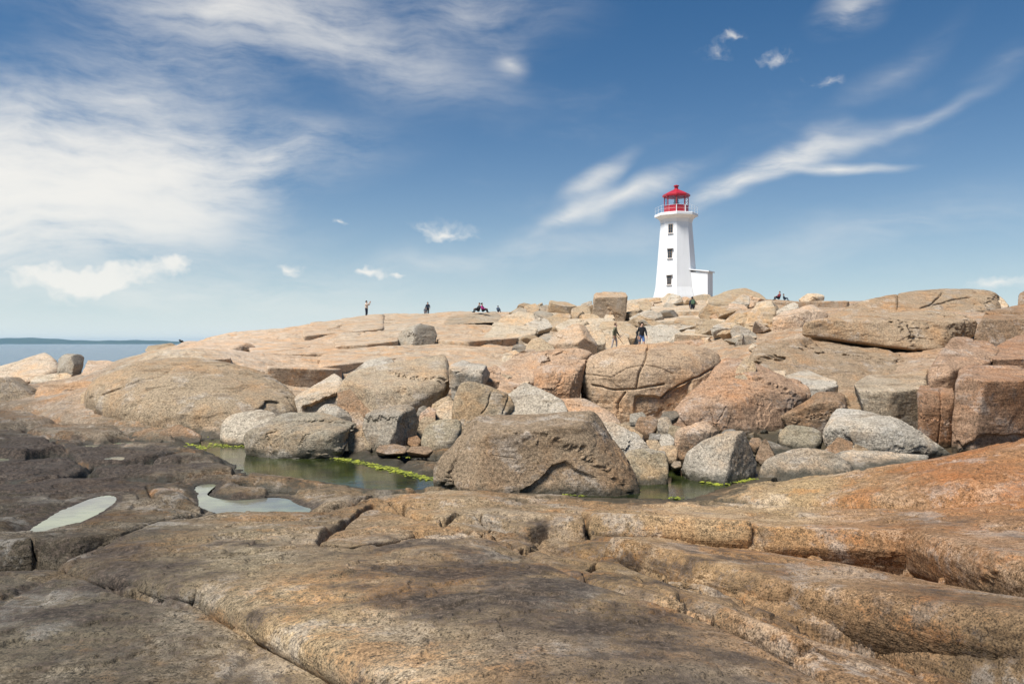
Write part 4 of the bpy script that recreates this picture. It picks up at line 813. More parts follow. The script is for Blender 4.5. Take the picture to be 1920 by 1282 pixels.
B('granite_block', 23.6, 2.0, [(1410, 722), (1418, 697), (1474, 694), (1472, 722), (1440, 728)], 'pale', 'small pale block left of the flat topped slab', p=30, cuts=2)
B('boulder', 18.2, 2.6, [(849, 790, .1), (847, 752, .2), (856, 725, .35), (872, 714, .45), (900, 716, .5), (935, 728, .5), (958, 738, .5), (964, 750, .4), (950, 778, .2), (905, 795, .08), (870, 806, .03)], 'tan', 'tall rounded tan boulder behind the huge flat topped boulder', p=10, cuts=4, mixtone='olive', cracks=0, feats=[('crack', [(920, 738), (917, 755), (903, 775)], 2.2, 0.10), ('crack', [(955, 742), (944, 775)], 2.2, 0.14)])
B('boulder', 18.6, 2.5, [(940, 778), (948, 742), (962, 725), (980, 717), (994, 724), (1010, 745), (1050, 752), (1066, 775), (1000, 785)], 'lgrey', 'whitish boulder right of the tall rounded tan boulder', p=16, mixtone='pale')
B('rock_plate', 18.0, 4.0, [(1000, 775), (1040, 748), (1095, 746), (1148, 772), (1164, 790), (1150, 802), (1060, 790)], 'orange', 'orange slab behind the top of the huge flat topped boulder', p=20, mixtone='pink')
B('boulder', 16.6, 1.6, [(788, 824), (794, 804), (812, 791), (836, 785), (858, 786), (866, 802), (850, 832), (822, 844), (798, 842)], 'olive', 'egg shaped olive boulder left of the huge flat topped boulder', p=6, cuts=2, cracks=0)
B('boulder', 19.5, 1.4, [(816, 784), (820, 764), (838, 751), (850, 752), (854, 785), (832, 795)], 'pale', 'pale rounded stone above the egg shaped boulder', p=9)
B('boulder', 21.5, 1.6, [(808, 775), (818, 755), (842, 742), (852, 748), (850, 768), (826, 782)], 'tan', 'tan stone under the lip of the great tilted slab', p=12)
B('boulder', 17.0, 1.8, [(679, 800, .25), (684, 780, .3), (705, 770, .5), (747, 768, .5), (762, 758, .5), (779, 766, .5), (786, 786, .5), (768, 828, .25), (746, 842, .05), (706, 834, .05), (685, 820, .15)], 'grey', 'angular grey boulder with a dark right face near the pool', [(748, 784, .05), (738, 808, .0), (728, 832, -.05)], 30, 3, cracks=0, deep=0.3)
B('boulder', 18.4, 1.2, [(780, 818), (782, 795), (796, 780), (816, 786), (822, 808), (806, 824)], 'tan', 'tan stone between the angular grey and egg shaped boulders', p=14)
B('boulder', 19.2, 1.0, [(784, 792), (790, 774), (806, 762), (818, 768), (814, 788)], 'orange', 'small orange tan stone under the great tilted slab', p=14)
B('boulder', 20.5, 1.0, [(780, 778), (784, 766), (794, 760), (804, 766), (800, 780)], 'dgrey', 'little dark stone in the hollow below the great tilted slab', p=10)
B('boulder', 16.8, 1.0, [(764, 832), (768, 820), (782, 816), (790, 826), (784, 836)], 'brown', 'little brown stone right of the angular grey boulder', p=10)
B('boulder', 16.9, 1.1, [(652, 842), (656, 812), (668, 803), (690, 804), (698, 818), (697, 842), (672, 848)], 'tan', 'blocky tan stone touching the grey green boulder in the pool', p=14)
B('boulder', 18.8, 1.1, [(646, 800), (648, 780), (656, 772), (674, 772), (684, 786), (680, 802)], 'tan', 'small blocky tan stone behind the pool', p=14, mixtone='orange')
B('boulder', 18.3, 1.3, [(592, 782), (598, 764), (608, 757), (632, 757), (648, 770), (660, 792), (625, 797)], 'lgrey', 'whitish stone behind the grey green boulder', [(640, 772, .1)], 16, 4)
B('boulder', 16.6, 2.6, [(456, 838, .2), (460, 818, .25), (480, 802, .35), (515, 785, .5), (548, 773, .6), (590, 772, .6), (628, 783, .55), (652, 792, .5), (668, 797, .4), (662, 822, .15), (642, 848, .0), (560, 856, 0), (478, 856, .05)], 'olive', 'long grey green boulder mirrored in the pool', [(480, 815, .1), (545, 806, .1), (585, 815, .02), (632, 812, .0), (664, 799, .12)], 18, 4, mixtone='grey', deep=0.15, cracks=0,
  feats=[('crack', [(500, 815), (540, 800), (590, 790)], 1.6, 0.04), ('crack', [(560, 835), (572, 815), (625, 800)], 1.6, 0.05)])
B('boulder', 18.6, 2.0, [(412, 820, .2), (416, 795, .3), (436, 779, .45), (488, 767, .55), (512, 774, .5), (524, 798, .35), (500, 825, .1), (450, 832, .0), (416, 830, .1)], 'cream', 'rounded cream boulder at the left end of the pool', p=9, cuts=3, cracks=0, deep=0.2)
B('rock_plate', 22.5, 5.0, [(632, 730, .1), (662, 702, .45), (720, 690, .6), (800, 672, .75), (840, 664, .8), (850, 690, .7), (842, 728, .35), (790, 752, .15), (735, 768, .05), (694, 777, .0), (655, 748, .03)], 'pale', 'great tilted pale slab above the pool', [(650, 722, .08), (838, 718, .3), (700, 762, .0)], 26, 2, mixtone='tan', cracks=0)
B('boulder', 23.0, 3.5, [(552, 748, .1), (558, 738, .25), (585, 724, .5), (640, 700, .7), (652, 715, .6), (650, 742, .2), (638, 772, .05), (600, 780, 0), (566, 778, .03)], 'pale', 'shadowed block left of the great tilted slab', [(566, 748, .1), (636, 728, .1)], 26, 2, mixtone='lgrey', cracks=0, feats=[('hollow', [(570, 760), (600, 752), (634, 735), (640, 785), (565, 785)], 0.35)])
B('boulder', 22.0, 1.5, [(632, 768), (633, 730), (652, 740), (680, 755), (699, 776), (670, 784)], 'brown', 'dark triangular rock face under the great tilted slab', p=28, cuts=2)
B('boulder', 26.0, 4.0, [(648, 712), (675, 688), (694, 676), (722, 668), (738, 674), (744, 690), (700, 706)], 'lgrey', 'grey knob of rock at the top of the great tilted slab', p=14)
B('boulder', 22.6, 2.6, [(841, 722), (846, 685), (858, 676), (890, 675), (919, 683), (914, 712), (890, 726), (855, 734)], 'lgrey', 'pale grey cracked block right of the great tilted slab', [(850, 692, .05), (908, 696, .08)], 24, 3, feats=[('crack', [(855, 700), (875, 690), (905, 700)], 1.8, 0.10)])
B('boulder', 24.5, 2.0, [(905, 715), (912, 690), (928, 684), (940, 692), (936, 715)], 'orange', 'small orange block right of the pale grey cracked block', p=20)
B('boulder', 45.0, 3.0, [(743, 644, .25), (750, 618, .35), (768, 606, .5), (812, 610, .6), (820, 626, .5), (812, 652, .3), (790, 656, .1), (755, 650, .15)], 'grey', 'big two faced grey boulder alone on the smooth left hill', [(778, 611, .15), (772, 652, -.05)], 28, 3, cracks=0, deep=0.1)
B('rock_plate', 60.0, 5.0, [(831, 600, .1), (835, 588, .3), (865, 585, .6), (940, 585, .6), (948, 596, .3), (905, 604, .05), (868, 607, .0)], 'grey', 'long flat grey slab under the seated people on the left crest', p=24, cuts=2, mixtone='tan', deep=0.0)
B('boulder', 62.0, 5.0, [(790, 618), (795, 603), (830, 599), (862, 601), (866, 618), (830, 624)], 'tan', 'tan ledge propping up the long flat grey slab', p=18)
B('boulder', 60.0, 4.0, [(866, 622), (872, 606), (905, 602), (940, 603), (944, 618), (905, 626)], 'pale', 'pale rock under the right end of the long flat grey slab', p=16)
# --- far left
B('boulder', 20.6, 9.0, [(158, 752, .3), (166, 722, .4), (200, 700, .5), (255, 680, .6), (340, 670, .65), (420, 678, .65), (490, 698, .6), (552, 732, .5), (566, 770, .3), (540, 788, .15), (510, 802, .08), (450, 822, .0), (380, 815, .0), (250, 792, .06), (195, 775, .15)], 'tan', 'whale backed tan dome of rock left of the pool', [(300, 735, .15), (420, 745, .12)], 7, 2, rough=0.8, cracks=0,
  feats=[('crack', [(190, 740), (230, 726), (262, 712), (296, 708), (322, 692)], 2.0, 0.14), ('crack', [(310, 722), (296, 760)], 1.4, 0.05), ('hollow', [(478, 778), (500, 752), (525, 752), (545, 800), (480, 800)], 0.22), ('crack', [(540, 745), (558, 775)], 1.6, 0.1)])
B('boulder', 24.0, 2.0, [(150, 768), (152, 740), (166, 722), (184, 718), (198, 735), (196, 765), (172, 776)], 'tan', 'cracked lump at the left end of the whale backed dome', p=12, cracks=3)
B('boulder', 22.6, 1.4, [(176, 772), (180, 752), (196, 744), (208, 756), (204, 776)], 'brown', 'small broken block at the foot of the whale backed dome', p=18)
B('rock_plate', 34.0, 4.0, [(153, 700, .05), (160, 682, .3), (190, 678, .5), (232, 675, .6), (262, 688, .5), (240, 706, .1), (190, 710, .0)], 'pink', 'pink overhanging slab above a dark slit behind the dome', p=16, deep=0.0)
B('boulder', 36.0, 6.0, [(196, 705), (215, 685), (260, 674), (330, 672), (330, 700), (250, 715)], 'tan', 'smooth tan shoulder behind the whale backed dome', p=8, rough=0.7)
B('boulder', 39.0, 2.5, [(107, 692), (112, 672), (128, 664), (154, 663), (158, 684), (146, 702), (116, 706)], 'grey', 'upright angular grey boulder near the sea', [(134, 670, .1), (138, 700, 0)], 26, 3)
B('boulder', 41.0, 4.0, [(-60, 705, .1), (0, 688, .3), (48, 669, .5), (92, 661, .55), (108, 676, .5), (114, 700, .2), (60, 713, .0), (0, 710, .02)], 'cream', 'long cream boulder by the sea at the left edge', p=10, cuts=3, mixtone='pink', cracks=0)
B('rock_plate', 37.5, 1.8, [(56, 714), (70, 704), (108, 699), (134, 700), (130, 713), (90, 718)], 'pale', 'thin pale plate under the upright grey boulder', p=20)
B('boulder', 30.0, 3.5, [(-90, 745, .05), (-90, 714, .4), (0, 706, .5), (50, 714, .5), (70, 725, .3), (66, 748, .05), (0, 750, .0)], 'dgrey', 'dark grey block cut off by the left picture edge', [(-80, 722, .05), (10, 718, .05), (60, 727, .1)], 24, 2, mixtone='tan')
B('boulder', 27.5, 5.0, [(62, 758), (70, 728), (100, 714), (150, 712), (190, 720), (190, 752), (120, 772)], 'orange', 'low orange hump between the dark block and the dome', p=9, mixtone='tan')
B('rock_plate', 56.0, 4.0, [(272, 656, .0), (274, 646, .2), (310, 643, .6), (340, 643, .6), (356, 649, .4), (310, 660, .0)], 'tan', 'flat tan block on the crest in front of the sea', p=26, cuts=2, deep=0.0)
B('boulder', 40.0, 6.0, [(300, 672), (350, 654), (400, 643), (440, 639), (468, 643), (482, 656), (450, 670), (420, 674), (350, 680)], 'pink', 'long pink hump with a dark end on the left hill', [(425, 668, .0), (440, 648, .15)], 12, 3, rough=0.8)
B('boulder', 19.0, 1.4, [(296, 824), (306, 805), (328, 796), (352, 800), (378, 815), (376, 828), (330, 832)], 'brown', 'long low brown rock at the pool bank under the dome', p=12)
B('boulder', 19.4, 1.2, [(244, 822), (256, 808), (282, 802), (312, 812), (318, 824), (280, 830)], 'brown', 'low brown rock left of the long one at the pool bank', p=12)
B('boulder', 20.0, 1.4, [(372, 816), (380, 802), (402, 798), (418, 808), (416, 824), (390, 826)], 'tan', 'low tan rock wedged beside the cream boulder', p=12, mixtone='brown')
B('boulder', 19.8, 1.2, [(210, 818), (220, 806), (246, 806), (262, 816), (240, 826)], 'grey', 'flat greyish stone on the ledge below the dome', p=14)
B('boulder', 16.0, 1.0, [(705, 846), (712, 836), (742, 832), (764, 838), (760, 850), (725, 852)], 'brown', 'flat brown stone in front of the angular grey boulder', p=10)
B('boulder', 15.4, 0.9, [(762, 846), (772, 836), (800, 836), (812, 844), (800, 853)], 'brown', 'flat brown stone left of the egg shaped boulder foot', p=10)
# --- rubble in the crevice below the oval
for (D_, ol, tn, lab) in [
    (18.6, [(1190, 800), (1198, 780), (1232, 780), (1234, 800), (1222, 812), (1198, 806)], 'brown', 'squarish brown stone in the crevice under the oval'),
    (18.4, [(1232, 800), (1236, 784), (1252, 781), (1260, 792), (1256, 806), (1240, 808)], 'grey', 'round grey stone in the crevice under the oval'),
    (17.6, [(1252, 812), (1256, 796), (1278, 800), (1284, 812), (1268, 820)], 'olive', 'olive stone in the crevice left of the pinkish boulder'),
    (16.6, [(1236, 828), (1240, 814), (1256, 813), (1266, 824), (1260, 836), (1242, 838)], 'lgrey', 'pale round stone in the crevice, largest of the round ones'),
    (16.2, [(1208, 838), (1212, 824), (1232, 824), (1240, 838), (1228, 846)], 'tan', 'tan stone in the crevice right of the pale wedge'),
    (17.4, [(1216, 824), (1220, 812), (1238, 812), (1240, 824)], 'dgrey', 'dark stone in the crevice above the tan one'),
    (15.0, [(1232, 850), (1240, 838), (1262, 834), (1272, 845), (1266, 860), (1244, 862)], 'tan', 'blocky tan stone left of the pointed grey boulder'),
    (14.6, [(1222, 856), (1228, 844), (1246, 846), (1250, 858), (1238, 866)], 'lgrey', 'pale small stone behind the rounded olive grey boulder'),
    (14.2, [(1258, 872), (1264, 864), (1276, 864), (1278, 874), (1266, 878)], 'grey', 'small grey stone at the water left of the pointed grey boulder'),
    (19.6, [(1180, 790), (1184, 776), (1204, 772), (1212, 782), (1200, 792)], 'grey', 'small grey slab under the edge of the oval'),
    (19.4, [(1238, 784), (1244, 772), (1268, 770), (1274, 780), (1256, 788)], 'dgrey', 'dark flat stone tucked beneath the right of the oval'),
    (16.8, [(1404, 832), (1410, 820), (1424, 820), (1430, 832), (1418, 840)], 'brown', 'small brown stone right of the pointed grey boulder'),
    (17.2, [(1352, 815), (1360, 805), (1378, 804), (1384, 816)], 'dgrey', 'dark stone behind the top of the pointed grey boulder'),
]:
    B('stone', D_, 0.9, ol, tn, lab, p=9, cuts=4, cracks=0, level=5, group='stones in the crevices')

# loose stones too alike to tell apart
STONES = []
for k in range(8):
    r = np.random.default_rng(400 + k); P = r.normal(size=(10, 3)); P /= np.linalg.norm(P, axis=1, keepdims=True); P *= [1.0, r.uniform(0.7, 1.0), r.uniform(0.5, 0.8)]
    Vv, Fc, c = rock_shape(P, 5, 900 + k, 60, 3, 1.0, 1); STONES.append(np_mesh('stone', Vv - c, Fc)); STONES[-1].set_sharp_from_angle(angle=rad(28)); STONES[-1].materials.append(M_ROCK)
def scatter(n, poly, d0, d1, s0, s1, tones, label, group, seed):
    r = random.Random(seed); xs = [q[0] for q in poly]; ys = [q[1] for q in poly]; made = 0; tries = 0
    pl = [tuple(map(float, q)) for q in poly]
    while made < n and tries < 4000:
        tries += 1; px, py = r.uniform(min(xs), max(xs)), r.uniform(min(ys), max(ys))
        if poly_sd(np.array([px]), np.array([py]), pl)[0] > 0: continue
        if any(abs(px - ax) < 34 and -12 < py - ay < 26 for ax, ay in ((1298, 590), (1203, 645), (1152, 645), (1465, 562))): continue
        d = ground_hit(px, py)
        if not d0 < d < d1: continue
        s = r.uniform(s0, s1); x = (px - CX) / F * d
        o = bpy.data.objects.new('stone', r.choice(STONES)); C.objects.link(o)
        o.location = (x, d, ground_z(x, d) + s * 0.22); o.scale = (s * r.uniform(0.8, 1.4), s * r.uniform(0.8, 1.3), s * r.uniform(0.7, 1.1)); o.rotation_euler = (r.uniform(-0.3, 0.3), r.uniform(-0.3, 0.3), r.uniform(0, 6.28))
        t = TONE[r.choice(tones)] * r.uniform(0.85, 1.1); o.color = (*np.clip(t, 0, 1), 1); tag(o, label, 'rock', group); made += 1
scatter(44, [(950, 600), (1000, 572), (1180, 572), (1390, 568), (1560, 572), (1440, 625), (1390, 645), (1000, 640)], 46, 95, 0.8, 1.7, ['pale', 'tan', 'pink', 'lgrey', 'tan'], 'angular boulder in the jumble on the crest around the lighthouse', 'angular boulders on the crest', 13)
scatter(60, [(940, 640), (1000, 575), (1180, 575), (1390, 570), (1440, 640), (1390, 665), (1100, 660), (960, 690)], 36, 90, 0.3, 0.8, ['pale', 'tan', 'pink', 'lgrey', 'grey'], 'loose pale stone among the big boulders on the slope below the lighthouse', 'loose stones on the lighthouse slope', 3)
scatter(30, [(1170, 790), (1270, 775), (1440, 815), (1560, 800), (1600, 850), (1430, 880), (1250, 880), (1190, 830)], 13, 30, 0.14, 0.34, ['tan', 'grey', 'brown', 'dgrey', 'olive'], 'small stone filling the dark crevice right of the huge flat topped boulder', 'small stones in the crevice', 5)
scatter(22, [(640, 790), (700, 770), (860, 750), (900, 800), (850, 850), (700, 845), (620, 830)], 14, 30, 0.12, 0.30, ['tan', 'grey', 'brown', 'pale'], 'small stone between the boulders behind the pool', 'small stones behind the pool', 6)
scatter(26, [(860, 720), (960, 690), (1100, 740), (1180, 790), (1000, 790), (900, 760)], 18, 34, 0.25, 0.6, ['tan', 'orange', 'pale', 'grey'], 'loose stone in the boulder field left of the massive oval', 'loose stones left of the oval', 8)
scatter(14, [(1400, 640), (1500, 600), (1620, 690), (1740, 760), (1560, 780), (1440, 740)], 20, 40, 0.25, 0.55, ['tan', 'brown', 'pale'], 'loose stone in the gaps below the lens shaped slab', 'loose stones on the right hill', 9)

# ------------------------------------------------------------------ algae along the water's edge
M_ALGAE = bpy.data.materials.new('green_algae'); M_ALGAE.use_nodes = True
t = NT(M_ALGAE.node_tree); p = t.add('ShaderNodeNewGeometry').outputs['Position']
c_ = t.mix(t.ss(t.noise(p, 9, 6, 0.7), 0.35, 0.65), (0.07, 0.09, 0.012), (0.40, 0.42, 0.03))
bp = t.add('ShaderNodeBump', {'Height': t.noise(p, 40, 5, 0.7), 'Distance': 0.03})
b_ = t.add('ShaderNodeBsdfPrincipled', {'Base Color': c_, 'Roughness': 0.7, 'Normal': bp.outputs[0]}); t.add('ShaderNodeOutputMaterial', {'Surface': b_.outputs[0]})
rr_ = random.Random(12)
bm = bmesh.new()
def algae_strip(pts, w, dens=1.0, z=ZPOOL):
    P = px_poly(pts, z); L = np.r_[0, np.cumsum(np.linalg.norm(np.diff(P, axis=0), axis=1))]
    n = int(L[-1] / 0.022 * dens)
    for k in range(n):
        s = rr_.uniform(0, L[-1]); ph = 0.5 + 0.5 * math.sin(s * 5.3 + 1.0) * math.sin(s * 2.1 + len(pts))
        if rr_.random() > 0.25 + 0.75 * ph: continue
        x = np.interp(s, L, P[:, 0]) + rr_.gauss(0, w * (0.45 + 0.9 * ph)); y = np.interp(s, L, P[:, 1]) + rr_.gauss(0, w * 0.65)
        r = rr_.uniform(0.012, 0.045); zz = ZC + z + 0.006 + rr_.uniform(0, 0.022)
        m = 7; c0 = bm.verts.new((x, y, zz + r * 0.22)); a0 = rr_.uniform(0, 6.28); ring = []
        for q in range(m):
            rad_ = r * rr_.uniform(0.55, 1.5); ring.append(bm.verts.new((x + rad_ * math.cos(a0 + q * 6.283 / m), y + rad_ * math.sin(a0 + q * 6.283 / m), zz - 0.008)))
        for q in range(m): bm.faces.new([c0, ring[q], ring[(q + 1) % m]])
algae_strip([(520, 853), (560, 856), (620, 858), (660, 864), (700, 872), (740, 880), (775, 890), (808, 899)], 0.07, 2.2)
algae_strip([(690, 871), (740, 881), (790, 895), (810, 900)], 0.10, 2.5)
algae_strip([(352, 833), (370, 838), (382, 842)], 0.14, 2.0)
algae_strip([(396, 820), (412, 818)], 0.10, 3.0); algae_strip([(420, 836), (455, 838)], 0.16, 2.0); algae_strip([(398, 832), (420, 835)], 0.08, 1.2)
algae_strip([(745, 853), (790, 848), (815, 846)], 0.07, 2.0, -2.42); algae_strip([(755, 858), (800, 855)], 0.06, 2.0, -2.42)
algae_strip([(1010, 927), (1080, 929), (1140, 926), (1200, 921)], 0.035, 1.6); algae_strip([(1140, 925), (1198, 921)], 0.05, 2.0)
algae_strip([(1282, 884), (1300, 893), (1320, 902), (1340, 907), (1360, 909)], 0.05, 2.6); algae_strip([(1350, 908), (1390, 904), (1412, 898)], 0.04, 1.2)
algae_strip([(1250, 868), (1262, 872), (1276, 874)], 0.06, 1.6); algae_strip([(1255, 933), (1280, 935)], 0.04, 2.0)
tag(link('algae', bm_mesh('algae', bm, True), None, [M_ALGAE]), 'bright yellow green algae fringing the rock pool', 'algae', None, 'stuff')

# ------------------------------------------------------------------ far shore
bm = bmesh.new(); DF = 5200.0; prev = None
for k in range(181):
    px = -900 + k * 9.0; top = 9.0 + 2.2 * math.sin(px * 0.011 + 1.5) + 1.6 * math.sin(px * 0.029) + 0.5 * math.sin(px * 0.13)
    top *= 1.0 if px < 120 else max(0.0, 1 - ((px - 120) / 420.0) ** 2 * 0.75)
    x = (px - CX) / F * DF; w = 900.0; h = max(top, 0.4) / F * DF
    ring = [bm.verts.new((x * (DF + o) / DF, DF + o, zz)) for o, zz in ((-60, -3), (0, h * 0.18), (w * 0.15, h * 0.75), (w * 0.4, h), (w, h * 0.9), (w * 1.8, -3))]
    if prev:
        for a, b in zip(range(5), range(1, 6)): bm.faces.new([prev[a], ring[a], ring[b], prev[b]])
    prev = ring
M_SHORE = bpy.data.materials.new('far_forest'); M_SHORE.use_nodes = True
t = NT(M_SHORE.node_tree); p = t.add('ShaderNodeNewGeometry').outputs['Position']
c_ = t.mix(t.ss(t.noise(p, 0.012, 6, 0.7), 0.4, 0.65), (0.030, 0.052, 0.036), (0.055, 0.078, 0.045))
b_ = t.add('ShaderNodeBsdfPrincipled', {'Base Color': c_, 'Roughness': 0.95}); t.add('ShaderNodeOutputMaterial', {'Surface': b_.outputs[0]})
tag(link('far_shore', bm_mesh('far_shore', bm, True), None, [M_SHORE]), 'low wooded shore across the bay on the horizon', None, None, 'structure')

# ------------------------------------------------------------------ lighthouse
LD = 104.0; S = LD / F
lx = (1268 - CX) / F * LD; lz = ZC + (CY - 557) / F * LD
LH = empty('lighthouse', (lx, LD, lz)); tag(LH, 'white octagonal lighthouse with a red lantern on top of the rocks', 'lighthouse')
A0 = rad(-11.0)
def octa(bm, r, z, n=8):
    return [bm.verts.new((r * math.sin(A0 + k * 2 * math.pi / n), -r * math.cos(A0 + k * 2 * math.pi / n), z)) for k in range(n)]
def loft(bm, rings, cap0=False, cap1=True):
    for a, b in zip(rings[:-1], rings[1:]):
        n = len(a)
        for k in range(n): bm.faces.new([a[k], a[(k + 1) % n], b[(k + 1) % n], b[k]])
    if cap1: bm.faces.new(rings[-1])
    if cap0: bm.faces.new(rings[0][::-1])
def lathe(name, prof, mat, parent, n=8):
    bm = bmesh.new(); loft(bm, [octa(bm, r, z, n) for r, z in prof], True, True); bmesh.ops.recalc_face_normals(bm, faces=bm.faces[:])
    return link(name, bm_mesh(name, bm), parent, [mat])
def boxes(name, lst, mat, parent, bevel=0.0):
    """lst of (centre, size, rotation about z)"""
    bm = bmesh.new()
    for c, s, rz in lst:
        q = bmesh.ops.create_cube(bm, size=1.0)['verts']; cr, sr = math.cos(rz), math.sin(rz)
        for v in q:
            x, y, z = v.co.x * s[0], v.co.y * s[1], v.co.z * s[2]; v.co = (c[0] + x * cr - y * sr, c[1] + x * sr + y * cr, c[2] + z)
    if bevel: bmesh.ops.bevel(bm, geom=bm.edges[:], offset=bevel, segments=2, affect='EDGES')
    return link(name, bm_mesh(name, bm), parent, [mat])
def tube(bm, p0, p1, r, n=6):
    p0, p1 = Vector(p0), Vector(p1); d = (p1 - p0).normalized(); u = d.orthogonal().normalized(); v = d.cross(u)
    A_ = [bm.verts.new(p0 + r * (u * math.cos(k * 6.2832 / n) + v * math.sin(k * 6.2832 / n))) for k in range(n)]
    B_ = [bm.verts.new(p1 + r * (u * math.cos(k * 6.2832 / n) + v * math.sin(k * 6.2832 / n))) for k in range(n)]
    for k in range(n): bm.faces.new([A_[k], A_[(k + 1) % n], B_[(k + 1) % n], B_[k]])
    bm.faces.new(A_[::-1]); bm.faces.new(B_)
# painted concrete, faintly weathered
M_WALL = bpy.data.materials.new('white_painted_concrete'); M_WALL.use_nodes = True
t = NT(M_WALL.node_tree); p = t.add('ShaderNodeNewGeometry').outputs['Position']
c_ = t.mix(t.ss(t.noise(t.scalevec(p, (1.5, 1.5, 0.25)), 1.0, 7, 0.65), 0.4, 0.75), (0.83, 0.83, 0.82), (0.76, 0.76, 0.74))
bp = t.add('ShaderNodeBump', {'Height': t.noise(p, 6, 6, 0.6), 'Distance': 0.02})
b_ = t.add('ShaderNodeBsdfPrincipled', {'Base Color': c_, 'Roughness': 0.6, 'Normal': bp.outputs[0]}); t.add('ShaderNodeOutputMaterial', {'Surface': b_.outputs[0]})
hz = lambda py: (557 - py) * S
tower = lathe('tower', [(3.15, -1.6), (3.05, 0.0), (2.92, hz(549)), (2.78, hz(540)), (2.66, hz(520)), (2.12, hz(425)), (2.10, hz(419)), (2.22, hz(413)), (2.50, hz(409.5)), (2.72, hz(407.5))], M_WALL, LH)
lathe('gallery_deck', [(2.72, hz(407.6)), (2.90, hz(407.2)), (2.90, hz(403)), (2.84, hz(402.2))], M_WHITE, LH)
lathe('lantern_wall', [(1.62, hz(402.3)), (1.62, hz(388)), (1.66, hz(387.8)), (1.66, hz(387))], M_RED, LH)
lz0, lz1 = hz(387), hz(369.5)
bm = bmesh.new(); a = octa(bm, 1.53, lz0); b = octa(bm, 1.53, lz1); loft(bm, [a, b], False, False)
link('lantern_glass', bm_mesh('lantern_glass', bm), LH, [M_GLASS])
for k in range(8):
    an = A0 + k * math.pi / 4; x, y = 1.57 * math.sin(an), -1.57 * math.cos(an)
    bm = bmesh.new(); tube(bm, (x, y, lz0), (x, y, lz1), 0.065); link('mullion', bm_mesh('mullion', bm), LH, [M_DARKRED])
    if k in (0, 1):
        bm = bmesh.new(); tube(bm, (x * 1.06, y * 1.06, hz(402)), (x * 1.06, y * 1.06, hz(387)), 0.05); link('corner_strip', bm_mesh('corner_strip', bm), LH, [M_WHITE])
roof = lathe('lantern_roof', [(1.62, hz(370)), (1.84, hz(369.3)), (1.86, hz(366.5)), (1.70, hz(364.5)), (1.05, hz(360)), (0.50, hz(356.6)), (0.30, hz(355))], M_RED, LH)
lathe('vent_cap', [(0.27, hz(355.4)), (0.24, hz(350.5)), (0.36, hz(350)), (0.36, hz(348.4)), (0.20, hz(347.4)), (0.06, hz(346.8))], M_RED, roof, 12)
lamp = lathe('lamp', [(0.16, lz0), (0.14, lz0 + 0.35), (0.42, lz0 + 0.38), (0.42, lz0 + 0.46), (0.20, lz0 + 0.5), (0.20, lz1 - 0.05)], M_METAL, LH, 10)
lathe('lens', [(0.24, lz0 + 0.5), (0.30, lz0 + 0.7), (0.24, lz0 + 0.95)], M_LENS, lamp, 12)
for k in range(16):
    an = A0 + k * math.pi / 8; rr2 = 2.80 * (1.0 if k % 2 == 0 else math.cos(math.pi / 8)); x, y = rr2 * math.sin(an), -rr2 * math.cos(an)
    bm = bmesh.new(); tube(bm, (x, y, hz(402.4)), (x, y, hz(402.4) + 0.95), 0.014); link('railing_post', bm_mesh('railing_post', bm), LH, [M_WHITE])
for hgt in (0.5, 0.95):
    bm = bmesh.new()
    for k in range(8):
        a1, a2 = A0 + k * math.pi / 4, A0 + (k + 1) * math.pi / 4
        tube(bm, (2.80 * math.sin(a1), -2.80 * math.cos(a1), hz(402.4) + hgt), (2.80 * math.sin(a2), -2.80 * math.cos(a2), hz(402.4) + hgt), 0.010)
    link('railing', bm_mesh('railing', bm), LH, [M_WHITE])
# three windows on the left facet
fa = A0 - math.pi / 8
M_BROWN = principled('brown_window_frame', (0.30, 0.20, 0.12), 0.6)
for py in (432, 478.5, 527.5):
    z = hz(py); r = (2.66 + (2.12 - 2.66) * (520 - py) / 95.0 if py < 520 else 2.70) * math.cos(math.pi / 8)
    c0 = (r * math.sin(fa), -r * math.cos(fa)); nx, ny = math.sin(fa), -math.cos(fa); rz = fa
    w = boxes('window', [((c0[0] + nx * 0.0, c0[1] + ny * 0.0, z), (0.60, 0.16, 1.22), rz)], M_BROWN, LH)
    for sx in (-1, 1):
        for kz in (-1, 0, 1):
            boxes('pane', [((c0[0] + nx * 0.075 + math.cos(rz) * sx * 0.135, c0[1] + ny * 0.075 + math.sin(rz) * sx * 0.135, z + kz * 0.36), (0.22, 0.03, 0.32), rz)], M_PANE, w)
    boxes('sill', [((c0[0] + nx * 0.10, c0[1] + ny * 0.10, z - 0.66), (0.78, 0.22, 0.08), rz)], M_WHITE, w)
    if py > 440: boxes('hood', [((c0[0] + nx * 0.12, c0[1] + ny * 0.12, z + 0.70), (0.92, 0.28, 0.10), rz)], M_WHITE, w)
# porch
fn = A0 + 3 * math.pi / 8; nx, ny = math.sin(fn), -math.cos(fn); rc = 2.55 * math.cos(math.pi / 8); Lp = 2.35
pc = (nx * (rc + Lp / 2 - 0.3), ny * (rc + Lp / 2 - 0.3)); ph = hz(513)
porch = boxes('porch', [((pc[0], pc[1], ph / 2 - 0.6), (2.0, Lp + 0.6, ph + 1.2), fn)], M_WALL, LH)
bm = bmesh.new()
for along, zt in ((-Lp / 2 - 0.5, hz(507.6)), (Lp / 2 + 0.52, hz(514.2))):
    for sx in (-1.18, 1.18):
        for dz in (0, 0.16): bm.verts.new((pc[0] + nx * along + math.cos(fn) * sx, pc[1] + ny * along + math.sin(fn) * sx, zt + dz))
bm.verts.ensure_lookup_table(); v = bm.verts
for f in ((0, 2, 6, 4), (1, 5, 7, 3), (0, 1, 3, 2), (4, 6, 7, 5), (0, 4, 5, 1), (2, 3, 7, 6)): bm.faces.new([v[i] for i in f])
